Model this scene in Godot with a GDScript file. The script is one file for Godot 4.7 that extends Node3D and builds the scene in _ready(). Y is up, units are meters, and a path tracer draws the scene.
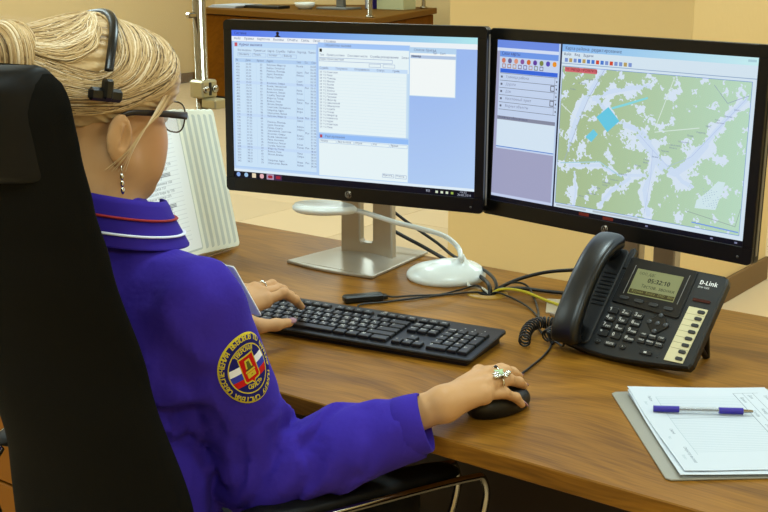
extends Node3D
# An office dispatcher at a two-monitor desk. Desk top is at y = 0.75; v3() takes heights above the desk top.

const DESK_Y := 0.75
var mats := {}
var taken := {}
var rng := RandomNumberGenerator.new()
var sans: SystemFont
var sans_bold: SystemFont
var glyphs := {}

func v3(x: float, y: float, z: float) -> Vector3:
	return Vector3(x, y + DESK_Y, z)

# ------------------------------------------------------------------ naming
func numbered(called: String) -> String:
	if not taken.has(called):
		taken[called] = 0
		return called
	taken[called] += 1
	return "%s_%03d" % [called, taken[called]]

func tag(o: Node3D, label: String, category: String, group := "") -> Node3D:
	o.set_meta("label", label)
	o.set_meta("category", category)
	if group:
		o.set_meta("group", group)
	return o

func thing(called: String, label: String, category: String, at := Vector3.ZERO, group := "") -> Node3D:
	var o := Node3D.new()
	o.name = numbered(called)
	o.position = at
	add_child(o, true)
	return tag(o, label, category, group)

# a mesh whose vertices are in world coordinates (or in xf), put under any parent
func part(called: String, mesh: Mesh, m: Material, parent: Node3D, xf := Transform3D()) -> MeshInstance3D:
	var o := MeshInstance3D.new()
	o.mesh = mesh
	o.material_override = null
	if m != null:
		for i in mesh.get_surface_count():
			mesh.surface_set_material(i, m)
	var base := Transform3D()
	var q: Node = parent
	while q is Node3D and q != self:
		base = (q as Node3D).transform * base
		q = q.get_parent()
	o.transform = base.affine_inverse() * xf
	if parent == self:
		o.name = numbered(called)
	else:
		var n := called
		var i := 0
		while parent.has_node(NodePath(n)):
			i += 1
			n = "%s_%03d" % [called, i]
		o.name = n
	parent.add_child(o, true)
	return o

func struct(called: String, mesh: Mesh, m: Material) -> MeshInstance3D:
	var o := part(called, mesh, m, self)
	o.set_meta("kind", "structure")
	return o

# ------------------------------------------------------------------ materials
func mat(called: String, c: Color, rough := 0.6, metal := 0.0, spec := 0.5) -> StandardMaterial3D:
	if mats.has(called):
		return mats[called]
	var m := StandardMaterial3D.new()
	m.resource_name = called
	m.albedo_color = c
	m.roughness = rough
	m.metallic = metal
	m.metallic_specular = spec
	mats[called] = m
	return m

func tex_mat(called: String, im: Image, rough := 0.6, spec := 0.5) -> StandardMaterial3D:
	var m := mat(called, Color.WHITE, rough, 0.0, spec)
	m.albedo_texture = ImageTexture.create_from_image(im)
	return m

func screen_mat(called: String, im: Image, energy: float) -> StandardMaterial3D:
	var m := mat(called, Color(0.01, 0.01, 0.012), 0.42, 0.0, 0.3)
	m.emission_enabled = true
	m.emission = Color.BLACK
	m.emission_texture = ImageTexture.create_from_image(im)
	m.emission_energy_multiplier = energy
	return m

func noise(sd: int, freq: float, octaves := 3) -> FastNoiseLite:
	var n := FastNoiseLite.new()
	n.seed = sd
	n.noise_type = FastNoiseLite.TYPE_SIMPLEX_SMOOTH
	n.frequency = freq
	n.fractal_octaves = octaves
	return n

func bump_tex(sd: int, freq: float, strength: float, octaves := 3) -> NoiseTexture2D:
	var t := NoiseTexture2D.new()
	t.width = 256
	t.height = 256
	t.seamless = true
	t.as_normal_map = true
	t.bump_strength = strength
	t.noise = noise(sd, freq, octaves)
	return t

func wood_image(w: int, h: int, dark: Color, mid: Color, light: Color, sd: int, fu: float, fv: float) -> Image:
	var a := noise(sd, 1.0, 3)
	var b := noise(sd + 1, 1.0, 2)
	var cc := noise(sd + 2, 1.0, 2)
	var data := PackedByteArray()
	data.resize(w * h * 3)
	var i := 0
	for y in h:
		for x in w:
			var u := float(x) * fu
			var v := float(y) * fv
			var warp := cc.get_noise_2d(u * 0.5, v * 0.06) * 1.1
			var broad := a.get_noise_2d(u * 0.35, v * 0.35 + warp) * 0.5 + 0.5
			var fine := b.get_noise_2d(u * 1.9, v * 5.5 + warp * 4.0) * 0.5 + 0.5
			var t := clampf(broad * 0.72 + fine * 0.52 - 0.12, 0.0, 1.0)
			var col := dark.lerp(mid, t * 2.0) if t < 0.5 else mid.lerp(light, t * 2.0 - 1.0)
			data[i] = int(clampf(col.r, 0, 1) * 255.0)
			data[i + 1] = int(clampf(col.g, 0, 1) * 255.0)
			data[i + 2] = int(clampf(col.b, 0, 1) * 255.0)
			i += 3
	return Image.create_from_data(w, h, false, Image.FORMAT_RGB8, data)

func triplanar(m: StandardMaterial3D, sc: Vector3, off := Vector3.ZERO) -> void:
	m.uv1_triplanar = true
	m.uv1_world_triplanar = true
	m.uv1_scale = sc
	m.uv1_offset = off

# ------------------------------------------------------------------ mesh building
func mb() -> SurfaceTool:
	var st := SurfaceTool.new()
	st.begin(Mesh.PRIMITIVE_TRIANGLES)
	return st

func done(st: SurfaceTool) -> ArrayMesh:
	st.generate_normals()
	return st.commit()

func tri(st: SurfaceTool, a: Vector3, b: Vector3, c: Vector3, inside: Vector3) -> void:
	if (b - a).cross(c - a).dot((a + b + c) / 3.0 - inside) > 0.0:
		st.add_vertex(a); st.add_vertex(c); st.add_vertex(b)
	else:
		st.add_vertex(a); st.add_vertex(b); st.add_vertex(c)

func quad(st: SurfaceTool, a: Vector3, b: Vector3, c: Vector3, d: Vector3, inside: Vector3) -> void:
	tri(st, a, b, c, inside)
	tri(st, a, c, d, inside)

# a box with chamfered edges, centred on t
func box(st: SurfaceTool, t: Transform3D, size: Vector3, ch := 0.002) -> void:
	st.set_smooth_group(-1)
	var h := size * 0.5
	var c := minf(ch, minf(h.x, minf(h.y, h.z)) * 0.9)
	var ctr := t.origin
	var pt := func(sx: float, sy: float, sz: float, ax: int) -> Vector3:
		var p := Vector3(sx * (h.x - (0.0 if ax == 0 else c)), sy * (h.y - (0.0 if ax == 1 else c)), sz * (h.z - (0.0 if ax == 2 else c)))
		return t * p
	for s in [-1.0, 1.0]:
		quad(st, pt.call(s, -1, -1, 0), pt.call(s, 1, -1, 0), pt.call(s, 1, 1, 0), pt.call(s, -1, 1, 0), ctr)
		quad(st, pt.call(-1, s, -1, 1), pt.call(1, s, -1, 1), pt.call(1, s, 1, 1), pt.call(-1, s, 1, 1), ctr)
		quad(st, pt.call(-1, -1, s, 2), pt.call(1, -1, s, 2), pt.call(1, 1, s, 2), pt.call(-1, 1, s, 2), ctr)
		for r in [-1.0, 1.0]:
			quad(st, pt.call(-1, s, r, 1), pt.call(1, s, r, 1), pt.call(1, s, r, 2), pt.call(-1, s, r, 2), ctr)
			quad(st, pt.call(s, -1, r, 0), pt.call(s, 1, r, 0), pt.call(s, 1, r, 2), pt.call(s, -1, r, 2), ctr)
			quad(st, pt.call(s, r, -1, 0), pt.call(s, r, 1, 0), pt.call(s, r, 1, 1), pt.call(s, r, -1, 1), ctr)
			for q in [-1.0, 1.0]:
				tri(st, pt.call(s, r, q, 0), pt.call(s, r, q, 1), pt.call(s, r, q, 2), ctr)

func boxm(lo: Vector3, hi: Vector3, ch := 0.002) -> ArrayMesh:
	var st := mb()
	box(st, Transform3D(Basis(), (lo + hi) * 0.5), hi - lo, ch)
	return done(st)

func rounded_rect(w: float, h: float, r: float, n := 5, ctr := Vector2.ZERO) -> PackedVector2Array:
	var out := PackedVector2Array()
	var cs := [Vector2(w / 2 - r, h / 2 - r), Vector2(-w / 2 + r, h / 2 - r), Vector2(-w / 2 + r, -h / 2 + r), Vector2(w / 2 - r, -h / 2 + r)]
	for k in 4:
		for i in n + 1:
			var a := PI / 2 * (k + float(i) / n)
			out.append(ctr + cs[k] + Vector2(cos(a), sin(a)) * r)
	return out

# prism of a polygon in local x,y from z = 0 to z = depth, top and bottom edges bevelled
func prism(st: SurfaceTool, poly: PackedVector2Array, depth: float, t: Transform3D, bevel := 0.0, smooth_side := false) -> void:
	var p := poly
	if Geometry2D.is_polygon_clockwise(p):
		p = p.duplicate()
		p.reverse()
	var n := p.size()
	var inset := PackedVector2Array()
	for i in n:
		var e0 := (p[i] - p[(i + n - 1) % n]).normalized()
		var e1 := (p[(i + 1) % n] - p[i]).normalized()
		var nn := Vector2(e0.y, -e0.x) + Vector2(e1.y, -e1.x)
		nn = nn.normalized()
		var co := maxf(0.35, nn.dot(Vector2(e0.y, -e0.x)))
		inset.append(p[i] - nn * bevel / co)
	var lev := [[inset, 0.0], [p, bevel], [p, depth - bevel], [inset, depth]] if bevel > 0.0 else [[p, 0.0], [p, depth]]
	for k in lev.size() - 1:
		st.set_smooth_group(7 if smooth_side else -1)
		for i in n:
			var j := (i + 1) % n
			var a: Vector3 = t * Vector3(lev[k][0][i].x, lev[k][0][i].y, lev[k][1])
			var b: Vector3 = t * Vector3(lev[k][0][j].x, lev[k][0][j].y, lev[k][1])
			var c: Vector3 = t * Vector3(lev[k + 1][0][j].x, lev[k + 1][0][j].y, lev[k + 1][1])
			var d: Vector3 = t * Vector3(lev[k + 1][0][i].x, lev[k + 1][0][i].y, lev[k + 1][1])
			st.add_vertex(a); st.add_vertex(c); st.add_vertex(b)
			st.add_vertex(a); st.add_vertex(d); st.add_vertex(c)
	st.set_smooth_group(-1)
	var idx := Geometry2D.triangulate_polygon(lev[0][0])
	var up := t.basis.z
	for s in [0, lev.size() - 1]:
		var pl: PackedVector2Array = lev[s][0]
		for i in range(0, idx.size(), 3):
			var q := []
			for k in 3:
				q.append(t * Vector3(pl[idx[i + k]].x, pl[idx[i + k]].y, lev[s][1]))
			var out: Vector3 = -up if s == 0 else up
			var mid: Vector3 = (q[0] + q[1] + q[2]) / 3.0
			tri(st, q[0], q[1], q[2], mid - out)

# local frame with x along a, y along b
func frame(o: Vector3, x: Vector3, y: Vector3) -> Transform3D:
	var xn := x.normalized()
	var z := xn.cross(y).normalized()
	return Transform3D(Basis(xn, z.cross(xn), z), o)

func smooth_path(p: Array, per := 6) -> PackedVector3Array:
	var out := PackedVector3Array()
	for i in p.size() - 1:
		var a: Vector3 = p[maxi(i - 1, 0)]
		var b: Vector3 = p[i]
		var c: Vector3 = p[i + 1]
		var d: Vector3 = p[mini(i + 2, p.size() - 1)]
		for k in per:
			out.append(b.cubic_interpolate(c, a, d, float(k) / per))
	out.append(p[-1])
	return out

func tube(st: SurfaceTool, pts: PackedVector3Array, r0: float, r1 := -1.0, sides := 8, flat := 1.0, up_hint := Vector3.ZERO, closed := false, rounded := true) -> void:
	if r1 < 0.0:
		r1 = r0
	var n := pts.size()
	var rings := []
	var nrm := Vector3.ZERO
	for i in n:
		var tg: Vector3
		if closed:
			tg = (pts[(i + 1) % n] - pts[(i + n - 1) % n]).normalized()
		else:
			tg = (pts[mini(i + 1, n - 1)] - pts[maxi(i - 1, 0)]).normalized()
		if up_hint != Vector3.ZERO:
			nrm = up_hint - tg * up_hint.dot(tg)
		elif i == 0:
			nrm = tg.cross(Vector3.UP)
			if nrm.length() < 0.05:
				nrm = tg.cross(Vector3.RIGHT)
		else:
			nrm = nrm - tg * nrm.dot(tg)
		nrm = nrm.normalized()
		var bn := tg.cross(nrm)
		var r := lerpf(r0, r1, float(i) / maxf(1.0, n - 1))
		var ring := PackedVector3Array()
		for k in sides:
			var a := TAU * k / sides
			ring.append(pts[i] + (nrm * cos(a) * flat + bn * sin(a)) * r)
		rings.append(ring)
	st.set_smooth_group(3)
	var last := n if closed else n - 1
	for i in last:
		var A: PackedVector3Array = rings[i]
		var B: PackedVector3Array = rings[(i + 1) % n]
		for k in sides:
			var l := (k + 1) % sides
			st.add_vertex(A[k]); st.add_vertex(B[k]); st.add_vertex(B[l])
			st.add_vertex(A[k]); st.add_vertex(B[l]); st.add_vertex(A[l])
	if not closed:
		for e in [0, n - 1]:
			var A: PackedVector3Array = rings[e]
			var out := (pts[0] - pts[1]).normalized() if e == 0 else (pts[n - 1] - pts[n - 2]).normalized()
			var tip: Vector3 = pts[e] + out * (r0 if e == 0 else r1) * (0.5 if rounded else 0.0)
			if not rounded:
				st.set_smooth_group(-1)
			for k in sides:
				tri(st, A[k], A[(k + 1) % sides], tip, pts[e] - out * 0.1)

func tubem(pts: Array, r0: float, r1 := -1.0, sides := 8, per := 6) -> ArrayMesh:
	var st := mb()
	tube(st, smooth_path(pts, per), r0, r1, sides)
	return done(st)

# turn a profile of (radius, height) round the local y axis
func lathe(st: SurfaceTool, prof: Array, segs: int, t: Transform3D, squash := 1.0) -> void:
	st.set_smooth_group(5)
	for i in prof.size() - 1:
		for k in segs:
			var q := []
			for w in [[i, k], [i, k + 1], [i + 1, k + 1], [i + 1, k]]:
				var a: float = TAU * (w[1] % segs) / segs
				var p: Vector2 = prof[w[0]]
				q.append(t * Vector3(cos(a) * p.x, p.y, sin(a) * p.x * squash))
			var pa: Vector2 = prof[i]
			var pb: Vector2 = prof[i + 1]
			if pb.x > 1e-6:
				st.add_vertex(q[0]); st.add_vertex(q[2]); st.add_vertex(q[3])
			if pa.x > 1e-6:
				st.add_vertex(q[0]); st.add_vertex(q[1]); st.add_vertex(q[2])

func ball(st: SurfaceTool, t: Transform3D, r: Vector3, rings := 8, segs := 12) -> void:
	var prof := []
	for i in rings + 1:
		var a := PI * i / rings - PI / 2
		prof.append(Vector2(cos(a) if i > 0 and i < rings else 0.0, sin(a)))
	lathe(st, prof, segs, t * Transform3D(Basis.from_scale(r), Vector3.ZERO))

# sheet of some thickness: f(u, v) -> point, with uv
func sheet(st: SurfaceTool, f: Callable, nu: int, nv: int, thick: float, up: Vector3, with_uv := true) -> void:
	var P := []
	for j in nv + 1:
		var row := []
		for i in nu + 1:
			row.append(f.call(float(i) / nu, float(j) / nv))
		P.append(row)
	var put := func(i: int, j: int, off: Vector3) -> void:
		if with_uv:
			st.set_uv(Vector2(float(i) / nu, float(j) / nv))
		st.add_vertex(P[j][i] + off)
	for side in 2:
		st.set_smooth_group(1 + side)
		var off := Vector3.ZERO if side == 0 else -up * thick
		for j in nv:
			for i in nu:
				var a: Vector3 = P[j][i]
				var b: Vector3 = P[j][i + 1]
				var c: Vector3 = P[j + 1][i + 1]
				var flip: bool = ((b - a).cross(c - a).dot(up) > 0.0) == (side == 0)
				var o4 := [[i, j], [i + 1, j], [i + 1, j + 1], [i, j + 1]]
				for k in ([0, 2, 1, 0, 3, 2] if flip else [0, 1, 2, 0, 2, 3]):
					put.call(o4[k][0], o4[k][1], off)
	st.set_smooth_group(-1)
	var ctr: Vector3 = P[nv / 2][nu / 2]
	var rim := []
	for i in nu: rim.append([P[0][i], P[0][i + 1]])
	for i in nu: rim.append([P[nv][i], P[nv][i + 1]])
	for j in nv: rim.append([P[j][0], P[j + 1][0]])
	for j in nv: rim.append([P[j][nu], P[j + 1][nu]])
	if with_uv:
		st.set_uv(Vector2(0.01, 0.01))
	for e in rim:
		quad(st, e[0], e[1], e[1] - up * thick, e[0] - up * thick, ctr)

# ------------------------------------------------------------------ drawing on images
func fill_poly(im: Image, p: PackedVector2Array, col: Color) -> void:
	var lo := 1e9
	var hi := -1e9
	for q in p:
		lo = minf(lo, q.y)
		hi = maxf(hi, q.y)
	var n := p.size()
	for y in range(maxi(0, int(floor(lo))), mini(im.get_height() - 1, int(ceil(hi))) + 1):
		var yc := y + 0.5
		var xs := []
		for i in n:
			var a := p[i]
			var b := p[(i + 1) % n]
			if (a.y <= yc) != (b.y <= yc):
				xs.append(a.x + (yc - a.y) / (b.y - a.y) * (b.x - a.x))
		xs.sort()
		for k in range(0, xs.size() - 1, 2):
			var x0 := int(round(xs[k]))
			var x1 := int(round(xs[k + 1]))
			if x1 > x0:
				im.fill_rect(Rect2i(x0, y, x1 - x0, 1), col)

func line(im: Image, a: Vector2, b: Vector2, w: float, col: Color) -> void:
	var n := (b - a).orthogonal().normalized() * w * 0.5
	fill_poly(im, PackedVector2Array([a + n, b + n, b - n, a - n]), col)

func rect(im: Image, x0: float, y0: float, x1: float, y1: float, col: Color) -> void:
	im.fill_rect(Rect2i(int(x0), int(y0), maxi(1, int(x1 - x0)), maxi(1, int(y1 - y0))), col)

func frame_rect(im: Image, x0: float, y0: float, x1: float, y1: float, w: float, col: Color) -> void:
	rect(im, x0, y0, x1, y0 + w, col)
	rect(im, x0, y1 - w, x1, y1, col)
	rect(im, x0, y0, x0 + w, y1, col)
	rect(im, x1 - w, y0, x1, y1, col)

# glyph triangles of a text, unit: one font size
func glyph(s: String, bold := false) -> PackedVector2Array:
	var key := s + ("|b" if bold else "")
	if glyphs.has(key):
		return glyphs[key]
	var tm := TextMesh.new()
	tm.text = s
	tm.font = sans_bold if bold else sans
	tm.font_size = 64
	tm.pixel_size = 1.0 / 64.0
	tm.depth = 0.0
	tm.curve_step = 3.0
	tm.horizontal_alignment = HORIZONTAL_ALIGNMENT_LEFT
	tm.vertical_alignment = VERTICAL_ALIGNMENT_BOTTOM
	var out := PackedVector2Array()
	if tm.get_surface_count() > 0:
		var arr := tm.surface_get_arrays(0)
		var vs: PackedVector3Array = arr[Mesh.ARRAY_VERTEX]
		var ix = arr[Mesh.ARRAY_INDEX]
		if ix != null and ix.size() > 0:
			for i in ix:
				out.append(Vector2(vs[i].x, vs[i].y))
		else:
			for q in vs:
				out.append(Vector2(q.x, q.y))
	glyphs[key] = out
	return out

func text_width(s: String, bold := false) -> float:
	var w := 0.0
	for q in glyph(s, bold):
		w = maxf(w, q.x)
	return w

# text on an image: x, y of the lower left corner of the line, size in pixels, turned by ang
func text(im: Image, s: String, x: float, y: float, size: float, col: Color, ang := 0.0, bold := false) -> void:
	var g := glyph(s, bold)
	var c := cos(ang)
	var sn := sin(ang)
	for i in range(0, g.size() - 2, 3):
		var t := PackedVector2Array()
		for k in 3:
			var q := g[i + k] * size
			t.append(Vector2(x + q.x * c + q.y * sn, y + q.x * sn - q.y * c))
		fill_poly(im, t, col)

# flat text as geometry: local x along, local y up, lying in the plane of t
func text_geo(st: SurfaceTool, s: String, size: float, t: Transform3D, bold := false, centred := false) -> void:
	var g := glyph(s, bold)
	var off := text_width(s, bold) * 0.5 if centred else 0.0
	st.set_smooth_group(-1)
	for i in range(0, g.size() - 2, 3):
		var q := []
		for k in 3:
			q.append(t * Vector3((g[i + k].x - off) * size, g[i + k].y * size, 0.0))
		tri(st, q[0], q[1], q[2], (q[0] + q[1] + q[2]) / 3.0 - t.basis.z)

# ------------------------------------------------------------------ smooth bodies from distance fields
class Field:
	var kind := PackedInt32Array()
	var a := PackedVector3Array()
	var b := PackedVector3Array()
	var ra := PackedFloat32Array()
	var rb := PackedFloat32Array()
	var k := PackedFloat32Array()

	func _put(kd: int, p: Vector3, q: Vector3, r: float, s: float, kk: float) -> void:
		kind.append(kd); a.append(p); b.append(q); ra.append(r); rb.append(s); k.append(kk)
	func cap(p: Vector3, q: Vector3, r: float, s: float, kk := 0.01) -> void:
		_put(0, p, q, r, s, kk)
	func ell(p: Vector3, r: Vector3, kk := 0.01) -> void:
		_put(1, p, r, 0, 0, kk)
	func cut_ell(p: Vector3, r: Vector3, kk := 0.004) -> void:
		_put(2, p, r, 0, 0, kk)
	func cut_cap(p: Vector3, q: Vector3, r: float, s: float, kk := 0.004) -> void:
		_put(3, p, q, r, s, kk)
	# keeps what lies behind the plane, within reach of the point only
	func cut_plane(p: Vector3, n: Vector3, reach: float, kk := 0.0) -> void:
		_put(4, p, n.normalized(), reach, 0, kk)
	func chain(pts: Array, rs: Array, kk: float) -> void:
		for i in pts.size() - 1:
			cap(pts[i], pts[i + 1], rs[i], rs[i + 1], kk)

	func d(p: Vector3) -> float:
		var out := 1e3
		for i in kind.size():
			var kd := kind[i]
			var e: float
			if kd == 0 or kd == 3:
				var ba := b[i] - a[i]
				var pa := p - a[i]
				var t := clampf(pa.dot(ba) / maxf(ba.length_squared(), 1e-9), 0.0, 1.0)
				e = (pa - ba * t).length() - lerpf(ra[i], rb[i], t)
			elif kd == 4:
				if p.distance_to(a[i]) < ra[i]:
					out = maxf(out, (p - a[i]).dot(b[i]))
				continue
			else:
				var q := (p - a[i]) / b[i]
				var k0 := q.length()
				e = k0 * (k0 - 1.0) / maxf((q / b[i]).length(), 1e-6)
			var kk := k[i]
			if kd == 2 or kd == 3:
				var h := maxf(kk - absf(out + e), 0.0) / kk
				out = maxf(out, -e) + h * h * kk * 0.25
			else:
				if e > out + kk:
					continue
				var h := maxf(kk - absf(out - e), 0.0) / kk
				out = minf(out, e) - h * h * kk * 0.25
		return out

	func grad(p: Vector3, e := 0.001) -> Vector3:
		var d0 := d(p)
		return Vector3(d(p + Vector3(e, 0, 0)) - d0, d(p + Vector3(0, e, 0)) - d0, d(p + Vector3(0, 0, e)) - d0).normalized()

	# the point of the surface along a ray
	func hit(o: Vector3, dir: Vector3, far := 1.0) -> Vector3:
		var t := 0.0
		for i in 60:
			var s := d(o + dir * t)
			if s < 0.0003 or t > far:
				break
			t += s * 0.8
		return o + dir * t

# surface nets: one vertex in each cell the surface crosses, one quad round each crossed edge
func nets(f: Field, lo: Vector3, hi: Vector3, cell: float, disp = null) -> Dictionary:
	var B := 4
	var nb := Vector3i(((hi - lo) / (cell * B)).ceil())
	var n := nb * B
	var sx := n.x + 1
	var sxy := sx * (n.y + 1)
	var val := PackedFloat32Array()
	val.resize(sxy * (n.z + 1))
	val.fill(9.0)
	var reach := cell * B * 0.87 + cell * 1.5 + (0.012 if disp != null else 0.0)
	var active := []
	for bz in nb.z:
		for by in nb.y:
			for bx in nb.x:
				var c := lo + (Vector3(bx, by, bz) + Vector3.ONE * 0.5) * cell * B
				if absf(f.d(c)) < reach:
					active.append(Vector3i(bx, by, bz) * B)
	for o: Vector3i in active:
		for z in range(o.z, o.z + B + 1):
			for y in range(o.y, o.y + B + 1):
				var base := z * sxy + y * sx
				for x in range(o.x, o.x + B + 1):
					if val[base + x] == 9.0:
						var p := lo + Vector3(x, y, z) * cell
						var d := f.d(p)
						if disp != null and absf(d) < cell * 2.5 + 0.012:
							d += disp.call(p)
						val[base + x] = d
	var where := {}
	var verts := PackedVector3Array()
	var norms := PackedVector3Array()
	var idx := PackedInt32Array()
	var cells := []
	for o: Vector3i in active:
		for z in range(o.z, o.z + B):
			for y in range(o.y, o.y + B):
				for x in range(o.x, o.x + B):
					var i0 := z * sxy + y * sx + x
					var w := [val[i0], val[i0 + 1], val[i0 + sx], val[i0 + sx + 1], val[i0 + sxy], val[i0 + sxy + 1], val[i0 + sxy + sx], val[i0 + sxy + sx + 1]]
					var neg := 0
					for q in w:
						if q < 0.0:
							neg += 1
					if neg == 0 or neg == 8:
						continue
					var sum := Vector3.ZERO
					var cnt := 0
					for e in [[0, 1], [2, 3], [4, 5], [6, 7], [0, 2], [1, 3], [4, 6], [5, 7], [0, 4], [1, 5], [2, 6], [3, 7]]:
						var p0: float = w[e[0]]
						var p1: float = w[e[1]]
						if (p0 < 0.0) != (p1 < 0.0):
							var t := p0 / (p0 - p1)
							var ca := Vector3(e[0] & 1, (e[0] >> 1) & 1, e[0] >> 2)
							var cb := Vector3(e[1] & 1, (e[1] >> 1) & 1, e[1] >> 2)
							sum += ca.lerp(cb, t)
							cnt += 1
					where[i0] = verts.size()
					verts.append(lo + (Vector3(x, y, z) + sum / cnt) * cell)
					norms.append(Vector3(w[1] + w[3] + w[5] + w[7] - w[0] - w[2] - w[4] - w[6], w[2] + w[3] + w[6] + w[7] - w[0] - w[1] - w[4] - w[5], w[4] + w[5] + w[6] + w[7] - w[0] - w[1] - w[2] - w[3]).normalized())
					cells.append(i0)
	var step := [1, sx, sxy]
	for i0: int in cells:
		for ax in 3:
			var d0 := val[i0]
			var d1: float = val[i0 + step[ax]]
			if (d0 < 0.0) == (d1 < 0.0):
				continue
			var u: int = step[(ax + 1) % 3]
			var v: int = step[(ax + 2) % 3]
			if not (where.has(i0 - u) and where.has(i0 - v) and where.has(i0 - u - v)):
				continue
			var q := [where[i0], where[i0 - u], where[i0 - u - v], where[i0 - v]]
			for k in ([0, 2, 1, 0, 3, 2] if d0 < 0.0 else [0, 1, 2, 0, 2, 3]):
				idx.append(q[k])
	return {"v": verts, "n": norms, "i": idx}

func join(nets_list: Array, xfs := [], colour = null) -> ArrayMesh:
	var v := PackedVector3Array()
	var nn := PackedVector3Array()
	var ix := PackedInt32Array()
	var cols := PackedColorArray()
	for k in nets_list.size():
		var d: Dictionary = nets_list[k]
		var t: Transform3D = xfs[k] if k < xfs.size() else Transform3D()
		var off := v.size()
		for j in d.v.size():
			if colour != null:
				cols.append(colour.call(d.v[j], k))
			v.append(t * d.v[j])
			nn.append((t.basis * d.n[j]).normalized())
		for i in d.i:
			ix.append(i + off)
	var arr := []
	arr.resize(Mesh.ARRAY_MAX)
	arr[Mesh.ARRAY_VERTEX] = v
	arr[Mesh.ARRAY_NORMAL] = nn
	arr[Mesh.ARRAY_INDEX] = ix
	if colour != null:
		arr[Mesh.ARRAY_COLOR] = cols
	var m := ArrayMesh.new()
	m.add_surface_from_arrays(Mesh.PRIMITIVE_TRIANGLES, arr)
	return m

# ------------------------------------------------------------------ the setting
func build_room() -> void:
	var wall := mat("peach_wall_paint", Color(0.88, 0.765, 0.55), 0.9, 0.0, 0.2)
	wall.normal_enabled = true
	wall.normal_texture = bump_tex(5, 0.06, 1.2)
	wall.normal_scale = 0.12
	triplanar(wall, Vector3(1.4, 1.4, 1.4))
	var ceil_m := mat("white_ceiling_paint", Color(0.9, 0.9, 0.88), 0.95, 0.0, 0.1)
	var tile_m := []
	for i in 4:
		var f := [1.0, 0.97, 1.02, 0.985][i] as float
		tile_m.append(mat("beige_floor_tile_%d" % i, Color(0.83 * f, 0.725 * f, 0.57 * f), 0.45, 0.0, 0.4))
	var grout := mat("tile_grout", Color(0.62, 0.54, 0.40), 0.9)
	var x0 := -8.6; var x1 := 3.0; var z0 := -7.3; var z1 := 4.2; var top := 2.1
	struct("wall_west", boxm(v3(x0 - 0.2, -0.75, z0 - 0.2), v3(x0, top, z1 + 0.2)), wall)
	struct("wall_north", boxm(v3(x0, -0.75, z0 - 0.2), v3(x1, top, z0)), wall)
	struct("wall_east", boxm(v3(x1, -0.75, z0 - 0.2), v3(x1 + 0.2, top, z1 + 0.2)), wall)
	struct("wall_south", boxm(v3(x0, -0.75, z1), v3(x1, top, z1 + 0.2)), wall)
	struct("ceiling", boxm(v3(x0 - 0.2, top, z0 - 0.2), v3(x1 + 0.2, top + 0.2, z1 + 0.2)), ceil_m)
	# the pillar behind the desk
	struct("wall_pillar", boxm(v3(-2.04, -0.75, -2.95), v3(-1.0, top, -2.06), 0.004), wall)
	var skirt := mat("brown_skirting", Color(0.42, 0.30, 0.13), 0.5)
	struct("baseboard_pillar", boxm(v3(-1.0, -0.75, -2.95), v3(-0.985, -0.65, -2.045), 0.003), skirt)
	struct("baseboard_front", boxm(v3(-2.04, -0.75, -2.06), v3(-1.0, -0.65, -2.045), 0.003), skirt)
	struct("baseboard_west", boxm(v3(x0, -0.75, z0), v3(x0 + 0.015, -0.65, z1), 0.003), skirt)
	struct("baseboard_north", boxm(v3(x0 + 0.015, -0.75, z0), v3(x1, -0.65, z0 + 0.015), 0.003), skirt)
	# the floor: a slab with a tile laid on it wherever the photograph looks; the rest of the tiles as one
	var fl := struct("floor", boxm(v3(x0 - 0.2, -0.95, z0 - 0.2), v3(x1 + 0.2, -0.756, z1 + 0.2)), grout)
	var tm := []
	for i in 4:
		var st := mb()
		box(st, Transform3D(), Vector3(0.596, 0.012, 0.596), 0.0015)
		var m := done(st)
		m.surface_set_material(0, tile_m[i])
		tm.append(m)
	var far_st := mb()
	var count := 0
	for ix in range(-15, 6):
		for iz in range(-13, 8):
			var c := Vector3(0.6 * ix + 0.3, -0.006, 0.6 * iz + 0.3 - 0.53)
			if c.x < x0 - 0.1 or c.x > x1 + 0.1 or c.z < z0 - 0.1 or c.z > z1 + 0.1:
				continue
			var seen := c.z < 0.4 and c.x > -7.5 and c.x < 0.8 and c.z > -5.6 and c.z > -4.4 + c.x * 0.25
			if seen and count < 120:
				count += 1
				part("floor_tile", tm[(ix * 7 + iz * 13 + 400) % 4], null, fl, Transform3D(Basis(), c))
			else:
				box(far_st, Transform3D(Basis(), c), Vector3(0.596, 0.012, 0.596), 0.0015)
	part("distant_floor_tiles", done(far_st), tile_m[0], fl).set_meta("kind", "stuff")

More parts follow.
